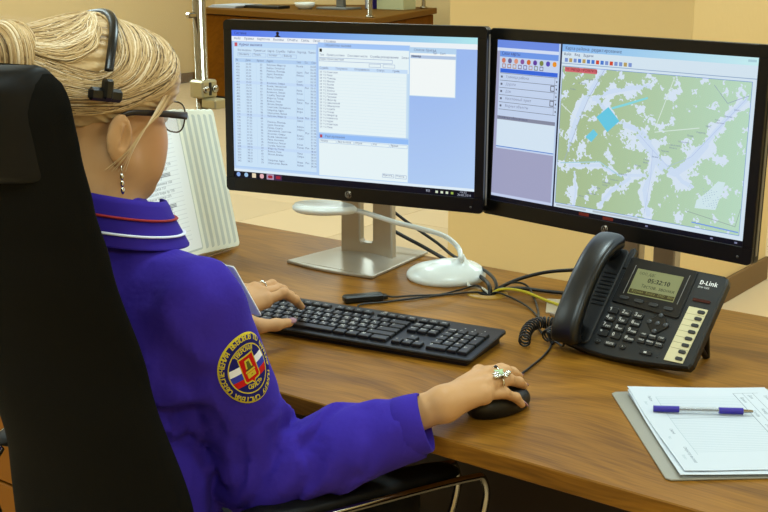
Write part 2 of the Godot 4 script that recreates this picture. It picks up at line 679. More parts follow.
func build_lamps() -> void:
	var frame_m := mat("white_lamp_frame", Color(0.9, 0.9, 0.9), 0.4)
	var glow := mat("ceiling_light_glow", Color(0.95, 0.95, 0.95), 0.5)
	glow.emission_enabled = true
	glow.emission = LAMP_COLOUR
	glow.emission_energy_multiplier = 2.0
	var st := mb()
	for s in [[-0.3, 0, 0.02, 0.62], [0.3, 0, 0.02, 0.62], [0, -0.3, 0.58, 0.02], [0, 0.3, 0.58, 0.02]]:
		box(st, Transform3D(Basis(), Vector3(s[0], -0.015, s[1])), Vector3(s[2], 0.03, s[3]), 0.003)
	var fm := done(st)
	var gm := boxm(Vector3(-0.29, -0.012, -0.29), Vector3(0.29, 0.0, 0.29), 0.002)
	for x in [-7.7, -5.3, -2.9, -0.3, 1.9]:
		for z in [-5.4, -2.6, 0.2, 2.6]:
			var t := thing("ceiling_light", "square white ceiling light panel glowing above the office", "ceiling light", v3(x, 2.1, z), "ceiling light panels")
			part("lamp_frame", fm, frame_m, t, Transform3D(Basis(), v3(x, 2.1, z)))
			part("diffuser", gm, glow, t, Transform3D(Basis(), v3(x, 2.1, z)))
			var l := AreaLight3D.new()
			l.name = "panel_light"
			l.area_size = Vector2(0.58, 0.58)
			l.light_color = LAMP_COLOUR
			l.light_energy = LAMP_ENERGY
			l.area_range = 20.0
			l.shadow_enabled = true
			l.rotation = Vector3(-PI / 2, 0, 0)
			l.position = Vector3(0, -0.035, 0)
			t.add_child(l, true)

# ------------------------------------------------------------------ the desk
func build_desk() -> void:
	var wood := mat("walnut_laminate", Color.WHITE, 0.42, 0.0, 0.27)
	wood.albedo_texture = ImageTexture.create_from_image(wood_image(1536, 768, Color(0.33, 0.205, 0.05), Color(0.52, 0.345, 0.095), Color(0.64, 0.44, 0.15), 11, 0.007, 0.05))
	triplanar(wood, Vector3(1.0 / 2.4, 1.0 / 1.2, 1.0 / 1.2), Vector3(0.63, 0.0, 0.04))
	var edge := mat("walnut_edge_band", Color(0.44, 0.29, 0.12), 0.35)
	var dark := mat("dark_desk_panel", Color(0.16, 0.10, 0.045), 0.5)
	var t := thing("office_desk", "long walnut brown office desk carrying two monitors and a telephone", "desk", v3(-0.2, -0.75, 0.41))
	var top := part("desk_top", boxm(v3(-1.55, -0.028, 0.0), v3(1.05, 0.0, 0.82), 0.0018), wood, t)
	# grommet with its brass-coloured ring
	var ring := mat("yellow_plastic_ring", Color(0.62, 0.46, 0.10), 0.4)
	var st := mb()
	lathe(st, [Vector2(0.018, -0.001), Vector2(0.018, 0.0022), Vector2(0.0215, 0.003), Vector2(0.0375, 0.003), Vector2(0.040, 0.0014), Vector2(0.040, -0.001)], 36, Transform3D(Basis(), v3(-0.412, 0.0, 0.178)))
	part("cable_grommet", done(st), ring, top).set_meta("label", "yellow plastic cable grommet ring")
	st = mb()
	lathe(st, [Vector2(0.0, 0.0006), Vector2(0.018, 0.0006)], 24, Transform3D(Basis(), v3(-0.412, 0.0, 0.178)))
	part("grommet_hole", done(st), mat("black_hole", Color(0.01, 0.01, 0.01), 0.9), top)
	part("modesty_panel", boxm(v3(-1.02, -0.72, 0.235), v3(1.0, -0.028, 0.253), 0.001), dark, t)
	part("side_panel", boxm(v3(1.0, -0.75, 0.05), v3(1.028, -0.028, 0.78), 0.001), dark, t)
	# drawer pedestal under the far end
	var drawer_wood := mat("drawer_front_wood", Color(0.55, 0.34, 0.06), 0.5, 0.0, 0.25)
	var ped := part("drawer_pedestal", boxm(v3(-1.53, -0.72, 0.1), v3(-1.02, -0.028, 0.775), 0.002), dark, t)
	var y := -0.04
	for h in [0.13, 0.19, 0.35]:
		part("drawer", boxm(v3(-1.525, y - h, 0.776), v3(-1.025, y, 0.794), 0.002), drawer_wood, ped)
		y -= h + 0.006
	for x in [-1.5, -1.05]:
		for z in [0.14, 0.74]:
			st = mb()
			lathe(st, [Vector2(0.0, -0.75), Vector2(0.02, -0.75), Vector2(0.02, -0.72), Vector2(0.0, -0.72)], 12, Transform3D(Basis(), v3(x, 0, z)))
			part("foot", done(st), mat("black_plastic", Color(0.02, 0.02, 0.022), 0.45), ped)

# ------------------------------------------------------------------ the counter across the room
func build_counter() -> void:
	var top_m := mat("counter_top_wood", Color(0.43, 0.28, 0.06), 0.6, 0.0, 0.25)
	var front_m := mat("counter_panel_wood", Color.WHITE, 0.75, 0.0, 0.15)
	front_m.albedo_texture = ImageTexture.create_from_image(wood_image(512, 256, Color(0.34, 0.195, 0.02), Color(0.43, 0.255, 0.03), Color(0.48, 0.29, 0.045), 31, 0.02, 0.05))
	triplanar(front_m, Vector3(0.4, 0.4, 0.4))
	var dark := mat("dark_plinth", Color(0.05, 0.035, 0.025), 0.7)
	var A := Vector2(-7.25, -5.71)
	var C := Vector2(-4.95, -5.32)
	var B := Vector2(-5.43, -6.82)
	var t := thing("reception_counter", "brown wooden reception counter across the room with chrome posts", "counter", v3(-6.0, -0.75, -6.1))
	var lie := Transform3D(Basis(Vector3.RIGHT, Vector3.BACK, Vector3.DOWN), Vector3.ZERO)
	var foot := func(inset: float) -> PackedVector2Array:
		var u := (A - C).normalized()
		var w := (B - C).normalized()
		var c := C + (u + w) * inset
		var back := Vector2(0.25, -0.97) * 0.8
		return PackedVector2Array([A + w * inset, c, B + u * inset - w * 0.01, B + u * 0.75, A + back])
	var st := mb()
	prism(st, foot.call(0.0), 0.05, Transform3D(lie.basis, v3(0, 0.10, 0)), 0.006)
	part("counter_top", done(st), top_m, t)
	st = mb()
	prism(st, foot.call(0.07), 0.72, Transform3D(lie.basis, v3(0, 0.05, 0)))
	var body := part("body", done(st), dark, t)
	st = mb()
	prism(st, foot.call(0.12), 0.085, Transform3D(lie.basis, v3(0, -0.665, 0)))
	part("plinth", done(st), dark, t)
	# front boards, two on the long side and two on the short one
	for e in [[C, A, 3], [C, B, 2]]:
		var u: Vector2 = (e[1] - e[0]).normalized()
		var other: Vector2 = ((B if e[1] == A else A) - C).normalized()
		var len: float = (e[1] - e[0]).length() - 0.07
		var nrm := Vector2(-u.y, u.x)
		if nrm.dot(other) > 0.0:
			nrm = -nrm
		for k in e[2]:
			var wd: float = len / e[2]
			var mid: Vector2 = C + (u + other) * 0.06 + u * (wd * (k + 0.5))
			var s2 := mb()
			box(s2, Transform3D(Basis(Vector3(u.x, 0, u.y), Vector3.UP, Vector3(u.x, 0, u.y).cross(Vector3.UP)), v3(mid.x, -0.31, mid.y)), Vector3(wd - 0.008, 0.70, 0.03), 0.003)
			part("front_panel", done(s2), front_m, body)
	var chrome := mat("chrome", Color(0.66, 0.64, 0.60), 0.12, 1.0)
	for p in [C + Vector2(-0.09, -0.06), B + Vector2(-0.03, 0.16)]:
		st = mb()
		lathe(st, [Vector2(0.0, 0.10), Vector2(0.035, 0.10), Vector2(0.033, 0.115), Vector2(0.018, 0.12), Vector2(0.018, 0.75), Vector2(0.0, 0.76)], 16, Transform3D(Basis(), v3(p.x, 0, p.y)))
		part("post", done(st), chrome, t)
	# what stands on it; the picture's upper edge cuts it off
	var cup := thing("white_bowl", "low white oval bowl standing on the far counter", "bowl", v3(-6.26, 0.10, -6.04))
	st = mb()
	lathe(st, [Vector2(0.0, 0.0), Vector2(0.05, 0.0), Vector2(0.085, 0.03), Vector2(0.09, 0.055), Vector2(0.082, 0.055), Vector2(0.075, 0.032), Vector2(0.0, 0.012)], 24, Transform3D(Basis(), v3(-6.26, 0.10, -6.04)))
	part("bowl_body", done(st), mat("white_ceramic", Color(0.9, 0.9, 0.86), 0.25), cup)
	var mon := thing("counter_monitor", "black monitor on a grey foot on the far counter", "monitor", v3(-6.01, 0.10, -6.2))
	var bk := mat("black_plastic", Color(0.02, 0.02, 0.022), 0.45)
	part("stand_base", boxm(v3(-6.17, 0.10, -6.3), v3(-5.85, 0.118, -6.08), 0.004), mat("grey_stand", Color(0.45, 0.45, 0.43), 0.4), mon)
	part("stand_neck", boxm(v3(-6.05, 0.118, -6.24), v3(-5.97, 0.27, -6.2), 0.004), mat("grey_stand", Color.WHITE), mon)
	part("housing", boxm(v3(-6.27, 0.21, -6.2), v3(-5.75, 0.53, -6.16), 0.006), bk, mon)
	var fol := thing("document_box", "pale cream document box on the far counter", "box", v3(-5.6, 0.10, -6.42))
	part("box_body", boxm(v3(-5.72, 0.10, -6.52), v3(-5.44, 0.36, -6.34), 0.004), mat("cream_card", Color(0.72, 0.72, 0.55), 0.8), fol)
	part("box_lid", boxm(v3(-5.73, 0.36, -6.53), v3(-5.43, 0.39, -6.33), 0.004), mat("cream_card", Color.WHITE), fol)
	var ppr := thing("paper_stack", "stack of white papers on the far counter", "paper", v3(-7.0, 0.10, -5.95))
	for k in 3:
		part("sheet", boxm(v3(-7.16 + 0.02 * k, 0.10 + 0.008 * k, -6.1), v3(-6.84 + 0.015 * k, 0.108 + 0.008 * k, -5.78), 0.001), mat("white_paper", Color(0.765, 0.79, 0.825), 0.8), ppr)
	var kb := thing("counter_keyboard", "flat black keyboard on the far counter", "keyboard", v3(-6.62, 0.10, -5.95))
	part("keyboard_body", boxm(v3(-6.83, 0.10, -6.03), v3(-6.42, 0.125, -5.88), 0.004), bk, kb)
	var bin := thing("blue_folder", "upright violet blue folder beside the far monitor", "folder", v3(-5.72, 0.10, -6.3))
	part("folder_cover", boxm(v3(-5.86, 0.10, -6.62), v3(-5.78, 0.42, -6.36), 0.003), mat("violet_card", Color(0.17, 0.12, 0.50), 0.6), bin)
	part("folder_pages", boxm(v3(-5.85, 0.105, -6.61), v3(-5.79, 0.415, -6.355), 0.001), mat("white_paper", Color.WHITE), bin)
	# glass screen and its pole behind the leaflet panels
	var pole := thing("glass_screen", "clear glass screen held by a tall chrome pole behind the panels", "screen", v3(-1.2, 0.0, 0.15))
	st = mb()
	lathe(st, [Vector2(0.0, 0.0), Vector2(0.045, 0.0), Vector2(0.045, 0.008), Vector2(0.015, 0.012), Vector2(0.015, 0.90), Vector2(0.0, 0.905)], 24, Transform3D(Basis(), v3(-1.2, 0, 0.15)))
	part("pole", done(st), chrome, pole)
	var glass := mat("clear_glass", Color(0.99, 0.99, 0.98, 0.02), 0.03, 0.0, 0.2)
	glass.transparency = BaseMaterial3D.TRANSPARENCY_ALPHA
	part("glass_pane", boxm(v3(-1.204, 0.06, 0.178), v3(-1.198, 0.88, 0.80), 0.001), glass, pole)
	for y in [0.16, 0.505]:
		part("glass_clamp", boxm(v3(-1.208, y - 0.006, 0.158), v3(-1.194, y + 0.006, 0.186), 0.003), chrome, pole)

# ------------------------------------------------------------------ screens
const WORDS := ["Тверская", "Вызов", "Советская", "Пожар", "Мира пр", "Кимры", "Ржев", "Оператор", "Заволжский", "Бежецк", "Помощь", "Калинина", "Обращение", "Конаково", "Лесная", "Адрес", "Служба"]

func screen_left() -> Image:
	var w := 1600
	var h := 900
	var im := Image.create(w, h, false, Image.FORMAT_RGB8)
	for y in h:
		var t := float(y) / h
		for x in range(0, w, 16):
			var s := float(x) / w
			var c := Color(0.63, 0.75, 0.97).lerp(Color(0.80, 0.90, 1.0), clampf(t * 0.7 + 0.35 * sin(s * 5.0 + 1.0) * 0.5, 0, 1))
			im.fill_rect(Rect2i(x, y, 16, 1), c)
	var white := Color(0.93, 0.985, 1.0)
	var pale := Color(0.76, 0.88, 1.0)
	var ink := Color(0.42, 0.47, 0.60)
	var win := Color(0.82, 0.92, 1.0)
	# application title bar and menu
	for x in range(0, w, 8):
		im.fill_rect(Rect2i(x, 0, 8, 38), Color(0.33, 0.47, 0.95).lerp(Color(0.72, 0.94, 0.96), float(x) / w))
	rect(im, 0, 36, w, 66, Color(0.95, 0.98, 1.0))
	text(im, "Система", 20, 30, 22, Color(0.15, 0.2, 0.45))
	var mx := 16
	for s in ["Файл", "Правка", "Карточка", "Вызовы", "Отчеты", "Связь", "Окно", "Справка"]:
		text(im, s, mx, 60, 20, ink)
		mx += int(text_width(s) * 20) + 26
	fill_poly(im, PackedVector2Array([Vector2(300, 34), Vector2(316, 22), Vector2(310, 8), Vector2(322, 2), Vector2(334, 8), Vector2(328, 22), Vector2(346, 34)]), Color(0.12, 0.08, 0.08))
	# the table window
	rect(im, 8, 70, 588, 836, Color(0.72, 0.84, 0.99))
	rect(im, 12, 70, 584, 100, pale)
	text(im, "Журнал вызовов", 50, 96, 21, Color(0.3, 0.25, 0.5))
	rect(im, 20, 74, 40, 96, Color(0.8, 0.35, 0.4))
	rect(im, 14, 100, 582, 828, win)
	var tx := 40
	for s in ["Все вызовы", "Принятые", "Карта", "Службы", "Район", "Период", "Поиск"]:
		text(im, s, tx, 128, 18, ink)
		tx += int(text_width(s) * 18) + 14
	for k in 4:
		frame_rect(im, 40 + k * 105, 134, 136 + k * 105, 156, 2, Color(0.6, 0.72, 0.9))
		text(im, ["Обновить", "Печать", "Экспорт", "Фильтр"][k], 48 + k * 105, 152, 16, ink)
	var cols := [22, 92, 170, 240, 446, 502, 548, 578]
	rect(im, 22, 168, 578, 190, Color(0.72, 0.84, 0.98))
	for k in 7:
		text(im, ["№", "Дата", "Время", "Адрес", "Тип", "Сл.", "Стат"][k], cols[k] + 4, 187, 17, ink)
	for c in cols:
		rect(im, c, 168, c + 1, 812, Color(0.70, 0.82, 0.95))
	for r in 34:
		var y := 210 + r * 18
		if r % 11 == 6:
			rect(im, 22, y - 15, 578, y + 3, Color(0.79, 0.89, 1.0))
		text(im, str(412 + r * 7), 28, y, 15, ink)
		text(im, "%02d:%02d" % [5 + r / 9, (r * 17) % 60], 98, y, 15, ink)
		text(im, "%d" % (20 + (r * 13) % 70), 196, y, 15, ink)
		if r % 13 != 5:
			text(im, WORDS[(r * 5) % 17] + ", " + WORDS[(r * 3 + 4) % 17], 244, y, 15, ink)
		if r % 3 != 1:
			text(im, WORDS[(r * 7 + 1) % 17].substr(0, 5), 450, y, 15, ink)
		if r % 5 == 2:
			text(im, "Пол", 506, y, 15, ink)
		text(im, "%02d:%02d" % [5 + r / 9, (r * 23) % 60], 544, y, 15, ink)
	# middle windows
	rect(im, 594, 56, 1190, 588, Color(0.72, 0.85, 0.99))
	rect(im, 598, 58, 1186, 86, Color(0.66, 0.80, 1.0))
	text(im, "Обработка вызова", 640, 82, 20, ink)
	rect(im, 600, 86, 1184, 584, white)
	rect(im, 606, 92, 622, 110, Color(0.1, 0.1, 0.12))
	text(im, "Тип    Происшествие    Описание места    Службы реагирования    Заявитель    Связь", 606, 136, 17, ink)
	frame_rect(im, 604, 142, 1080, 164, 2, Color(0.5, 0.6, 0.8))
	text(im, "Адрес происшествия", 610, 160, 16, ink)
	for k in 2:
		frame_rect(im, 930 + k * 90, 168, 1006 + k * 90, 188, 2, Color(0.55, 0.65, 0.8))
	rect(im, 600, 194, 1176, 216, Color(0.80, 0.90, 1.0))
	for k in 5:
		text(im, ["Служба", "Получено", "Отправлено", "Статус", "Прим."][k], [606, 712, 836, 980, 1080][k], 213, 17, ink)
	for r in 19:
		var y := 236 + r * 18
		rect(im, 600, y + 3, 1176, y + 4, Color(0.84, 0.93, 0.97))
		text(im, "01 112 " + WORDS[(r * 4 + 2) % 17], 606, y, 15, ink)
	rect(im, 1170, 216, 1184, 584, Color(0.80, 0.90, 0.98))
	rect(im, 594, 590, 1190, 846, Color(0.72, 0.85, 0.99))
	rect(im, 598, 592, 1186, 622, Color(0.60, 0.77, 1.0))
	text(im, "Реагирование", 640, 617, 20, ink)
	rect(im, 606, 597, 622, 615, Color(0.75, 0.3, 0.35))
	rect(im, 600, 622, 1184, 842, white)
	for k in 5:
		frame_rect(im, 604 + k * 116, 626, 716 + k * 116, 646, 2, Color(0.65, 0.76, 0.9))
		text(im, ["Номер", "Вид вызова", "Отдел", "Кто", "Время"][k], 610 + k * 116, 643, 16, ink)
	for k in 2:
		frame_rect(im, 1020 + k * 82, 802, 1094 + k * 82, 824, 2, Color(0.55, 0.65, 0.8))
		text(im, ["Принять", "Отмена"][k], 1026 + k * 82, 819, 15, ink)
	# small window
	rect(im, 1186, 64, 1474, 340, Color(0.74, 0.86, 0.97))
	rect(im, 1190, 96, 1470, 336, Color(0.98, 1.0, 1.0))
	text(im, "Список бригад", 1214, 90, 20, ink)
	rect(im, 1194, 108, 1470, 126, Color(0.72, 0.80, 0.92))
	text(im, "Номер", 1198, 124, 18, Color(0.1, 0.12, 0.3), 0.0, true)
	text(im, "Тип    Сост.", 1330, 104, 16, ink)
	# bottom strip and task bar
	rect(im, 0, 846, w, 864, Color(0.90, 0.96, 1.0))
	rect(im, 0, 862, w, 900, Color(0.03, 0.03, 0.10))
	for k in 6:
		var x := 14.0 + k * 56
		if k >= 4:
			rect(im, x - 6, 864, x + 46, 898, Color(0.70, 0.60, 0.72) if k == 4 else Color(0.28, 0.16, 0.32))
			fill_poly(im, rounded_rect(32, 18, 8, 4, Vector2(x + 20, 881)), Color(0.65, 0.15, 0.22))
		else:
			fill_poly(im, rounded_rect(28, 28, [14, 14, 3, 10][k], 4, Vector2(x + 16, 881)), [Color(0.55, 0.70, 0.95), Color(0.62, 0.78, 0.92), Color(0.92, 0.86, 0.74), Color(0.92, 0.72, 0.74)][k])
	text(im, "RU", 1300, 890, 20, Color(0.85, 0.88, 0.95))
	for k in 4:
		rect(im, 1360 + k * 32, 874, 1376 + k * 32, 888, Color(0.85, 0.9, 0.8) if k < 3 else Color(0.6, 0.7, 0.3))
	text(im, "05:32", 1512, 880, 17, Color(0.9, 0.93, 1.0))
	text(im, "20.02.2016", 1496, 897, 17, Color(0.9, 0.93, 1.0))
	return im

func seg_dist(p: Vector2, a: Vector2, b: Vector2) -> float:
	var ab := b - a
	var t := clampf((p - a).dot(ab) / ab.length_squared(), 0.0, 1.0)
	return p.distance_to(a + ab * t)

func screen_right() -> Image:
	var w := 1440
	var h := 810
	var im := Image.create(w, h, false, Image.FORMAT_RGB8)
	im.fill(Color(0.66, 0.67, 0.80))
	var ink := Color(0.33, 0.36, 0.5)
	# left-hand palette window
	rect(im, 0, 0, 396, 40, Color(0.45, 0.58, 0.93))
	rect(im, 0, 38, 396, 54, Color(0.86, 0.91, 1.0))
	rect(im, 18, 54, 392, 540, Color(0.80, 0.87, 0.98))
	rect(im, 18, 54, 392, 82, Color(0.45, 0.62, 0.95))
	text(im, "Слои карты", 30, 78, 22, Color(0.2, 0.25, 0.5))
	var ic := [Color(0.85, 0.5, 0.4), Color(0.45, 0.4, 0.6), Color(0.9, 0.6, 0.5), Color(0.55, 0.35, 0.65), Color(0.85, 0.45, 0.2), Color(0.4, 0.25, 0.65), Color(0.5, 0.55, 0.3), Color(0.35, 0.3, 0.75), Color(0.95, 0.6, 0.15)]
	for k in 9:
		fill_poly(im, rounded_rect(24, 24, 10, 4, Vector2(44 + k * 40, 100)), ic[k])
		if k < 8:
			frame_rect(im, 36 + k * 34, 116, 58 + k * 34, 136, 3, ic[(k * 4) % 9].darkened(0.2))
	rect(im, 24, 140, 392, 160, Color(0.22, 0.42, 0.90))
	for k in 6:
		rect(im, 24, 162 + k * 36, 392, 164 + k * 36, Color(0.35, 0.38, 0.45))
		if k < 5:
			text(im, ["Граница района", "Дороги", "Дом", "Населенный пункт", "Водные объекты"][k], 64, 190 + k * 36, 19, Color(0.52, 0.56, 0.68))
			rect(im, 30, 176 + k * 36, 42, 186 + k * 36, Color(0.4, 0.42, 0.5))
			rect(im, 380, 178 + k * 36, 388, 186 + k * 36, Color(0.25, 0.25, 0.3))
	for k in 2:
		frame_rect(im, 346, 202 + k * 72, 372, 230 + k * 72, 4, Color(0.35, 0.35, 0.4))
	rect(im, 370, 162, 372, 344, Color(0.5, 0.52, 0.6))
	rect(im, 18, 376, 392, 394, Color(0.55, 0.57, 0.66))
	text(im, "Условные обозначения", 26, 392, 17, ink)
	rect(im, 18, 394, 392, 528, Color(0.87, 0.94, 1.0))
	rect(im, 18, 528, 392, 532, Color(0.3, 0.5, 0.85))
	rect(im, 0, 772, 396, 786, Color(0.80, 0.85, 0.97))
	rect(im, 386, 0, 396, 786, Color(0.78, 0.86, 0.98))
	rect(im, 396, 0, 406, 790, Color(0.12, 0.14, 0.26))
	# the map window
	rect(im, 406, 0, w, 786, Color(0.87, 0.94, 0.99))
	for x in range(406, w, 8):
		im.fill_rect(Rect2i(x, 0, 8, 34), Color(0.55, 0.75, 0.98).lerp(Color(0.82, 0.98, 0.99), float(x - 406) / (w - 406)))
	text(im, "Карта района  редактирование", 424, 30, 22, ink)
	text(im, "Файл    Вид    Задачи", 416, 56, 18, ink)
	for k in 15:
		rect(im, 424 + k * 26, 64, 442 + k * 26, 82, [Color(0.5, 0.6, 0.85), Color(0.75, 0.65, 0.4), Color(0.3, 0.5, 0.85), Color(0.85, 0.3, 0.2)][(k * k + k / 3) % 4])
	rect(im, 1390, 10, 1430, 20, Color(0.7, 0.85, 0.9))
	rect(im, 406, 88, w, 91, Color(0.55, 0.66, 0.8))
	# map picture: fields of woodland with cleared land along the rivers and roads
	var X0 := 414; var Y0 := 104; var X1 := 1418; var Y1 := 764
	var big := noise(21, 0.009, 4)
	var fine := noise(22, 0.05, 3)
	var asp := Vector2(16.0 / 9.0, 1.0)
	var arms := []
	for l in [
		[0.055, [0.456, 0.119, 0.42, 0.221, 0.384, 0.313, 0.349, 0.466, 0.326, 0.619]],
		[0.045, [0.42, 0.30, 0.473, 0.253, 0.563, 0.215, 0.629, 0.20]],
		[0.05, [0.436, 0.305, 0.496, 0.41, 0.605, 0.448, 0.645, 0.497, 0.641, 0.554]],
		[0.085, [0.607, 0.476, 0.655, 0.551, 0.699, 0.635, 0.745, 0.655, 0.796, 0.588, 0.843, 0.485]],
		[0.045, [0.843, 0.485, 0.88, 0.397, 0.919, 0.31, 0.973, 0.212]],
		[0.05, [0.669, 0.605, 0.655, 0.693, 0.64, 0.782, 0.66, 0.914]],
		[0.028, [0.338, 0.706, 0.46, 0.679, 0.541, 0.719, 0.636, 0.697]],
		[0.036, [0.47, 0.913, 0.514, 0.814, 0.58, 0.728]],
		[0.04, [0.745, 0.655, 0.775, 0.70, 0.81, 0.72]],
		[0.02, [0.36, 0.74, 0.37, 0.86, 0.365, 0.94]],
	]:
		var pts := []
		for k in range(0, l[1].size(), 2):
			pts.append(Vector2(l[1][k], l[1][k + 1]) * asp)
		arms.append([l[0], pts])
	for y in range(Y0, Y1, 2):
		for x in range(X0, X1, 2):
			var p := Vector2(float(x) / w, float(y) / h) * asp
			var d := 1.0
			for l in arms:
				var pts: Array = l[1]
				for k in pts.size() - 1:
					d = minf(d, seg_dist(p, pts[k], pts[k + 1]) / float(l[0]))
			var n := big.get_noise_2d(x, y)
			var f := fine.get_noise_2d(x, y)
			var v := 0.62 - d + n * 1.25 + f * 0.42
			var col: Color
			if v > 0.0 and d < 2.2 or n + f * 0.35 > 0.66:
				col = Color(0.88, 0.94, 1.0)
				if d < 0.3:
					col = Color(0.84, 0.91, 1.0)
			else:
				var s := float(x - X0) / (X1 - X0)
				col = Color(0.69, 0.78, 0.60).lerp(Color(0.76, 0.90, 0.80), clampf(s * 1.1 - 0.1, 0, 1))
				if (x / 2 * 7 + y / 2 * 11) % 23 == 0:
					col = col.darkened(0.07)
			im.fill_rect(Rect2i(x, y, 2, 2), col)
	var S := Vector2(w, h)
	var pl := func(a: Array, width: float, c: Color) -> void:
		for k in range(0, a.size() - 2, 2):
			line(im, Vector2(a[k], a[k + 1]) * S, Vector2(a[k + 2], a[k + 3]) * S, width, c)
	var road := Color(0.55, 0.60, 0.75)
	pl.call([0.456, 0.13, 0.40, 0.30, 0.368, 0.433, 0.316, 0.681], 2.5, Color(0.66, 0.72, 0.85))
	pl.call([0.607, 0.476, 0.66, 0.55, 0.72, 0.63, 0.80, 0.56, 0.86, 0.44, 0.973, 0.212], 2.0, Color(0.72, 0.79, 0.95))
	pl.call([0.66, 0.55, 0.66, 0.70, 0.645, 0.92], 2.0, Color(0.74, 0.80, 0.95))
	pl.call([0.721, 0.135, 0.661, 0.437], 4.0, Color(0.88, 0.95, 0.92))
	pl.call([0.662, 0.449, 0.821, 0.397], 4.0, Color(0.88, 0.95, 0.92))
	pl.call([0.29, 0.35, 0.36, 0.43], 4.0, Color(0.9, 0.95, 0.95))
	pl.call([0.86, 0.16, 0.91, 0.25, 0.95, 0.22, 0.98, 0.2], 2.0, road)
	pl.call([0.30, 0.70, 0.46, 0.66, 0.55, 0.73], 5.0, Color(0.70, 0.86, 0.92))
	pl.call([0.80, 0.86, 0.97, 0.90, 0.983, 0.80], 2.0, Color(0.55, 0.60, 0.62))
	var poly := func(a: Array, c: Color) -> void:
		var q := PackedVector2Array()
		for k in range(0, a.size(), 2):
			q.append(Vector2(a[k], a[k + 1]) * S)
		fill_poly(im, q, c)
	poly.call([0.481, 0.338, 0.527, 0.411, 0.483, 0.482, 0.436, 0.403], Color(0.42, 0.82, 0.93))
	poly.call([0.427, 0.475, 0.446, 0.502, 0.422, 0.552, 0.397, 0.527], Color(0.45, 0.83, 0.93))
	poly.call([0.493, 0.338, 0.561, 0.298, 0.627, 0.258, 0.63, 0.268, 0.561, 0.312, 0.495, 0.350], Color(0.55, 0.88, 0.92))
	poly.call([0.831, 0.791, 0.87, 0.73, 0.90, 0.67, 0.925, 0.67, 0.899, 0.828, 0.826, 0.836], Color(0.86, 0.95, 0.97))
	for k in 40:
		var p := Vector2(0.85 + 0.055 * fmod(k * 0.37, 1.0), 0.72 + 0.10 * fmod(k * 0.61, 1.0)) * S
		rect(im, p.x, p.y, p.x + 4, p.y + 3, Color(0.65, 0.75, 0.85))
	rect(im, 428, 106, 616, 128, Color(0.86, 0.42, 0.46))
	text(im, "НЕ ЗАБУДЬ ПРОВЕРИТЬ", 434, 125, 17, Color(0.4, 0.1, 0.15))
	for k in 26:
		var p := Vector2(0.32 + 0.64 * fmod(k * 0.381 + 0.1, 1.0), 0.2 + 0.7 * fmod(k * 0.618, 1.0)) * S
		text(im, WORDS[k % 17], p.x, p.y, 10, Color(0.5, 0.55, 0.68))
	frame_rect(im, X0 - 2, Y0 - 2, X1 + 2, Y1 + 2, 2, Color(0.35, 0.50, 0.85))
	line(im, Vector2(1180, 742), Vector2(1414, 752), 5, Color(0.45, 0.6, 0.95))
	rect(im, 420, 770, 600, 780, Color(0.75, 0.8, 0.85))
	rect(im, 640, 770, 900, 780, Color(0.75, 0.8, 0.85))
	rect(im, 0, 786, w, 810, Color(0.04, 0.04, 0.10))
	for p in [560, 700]:
		rect(im, p, 790, p + 60, 806, Color(0.40, 0.14, 0.10))
	for p in [940, 1280, 1400]:
		rect(im, p, 794, p + 14, 802, Color(0.5, 0.52, 0.65))
	return im

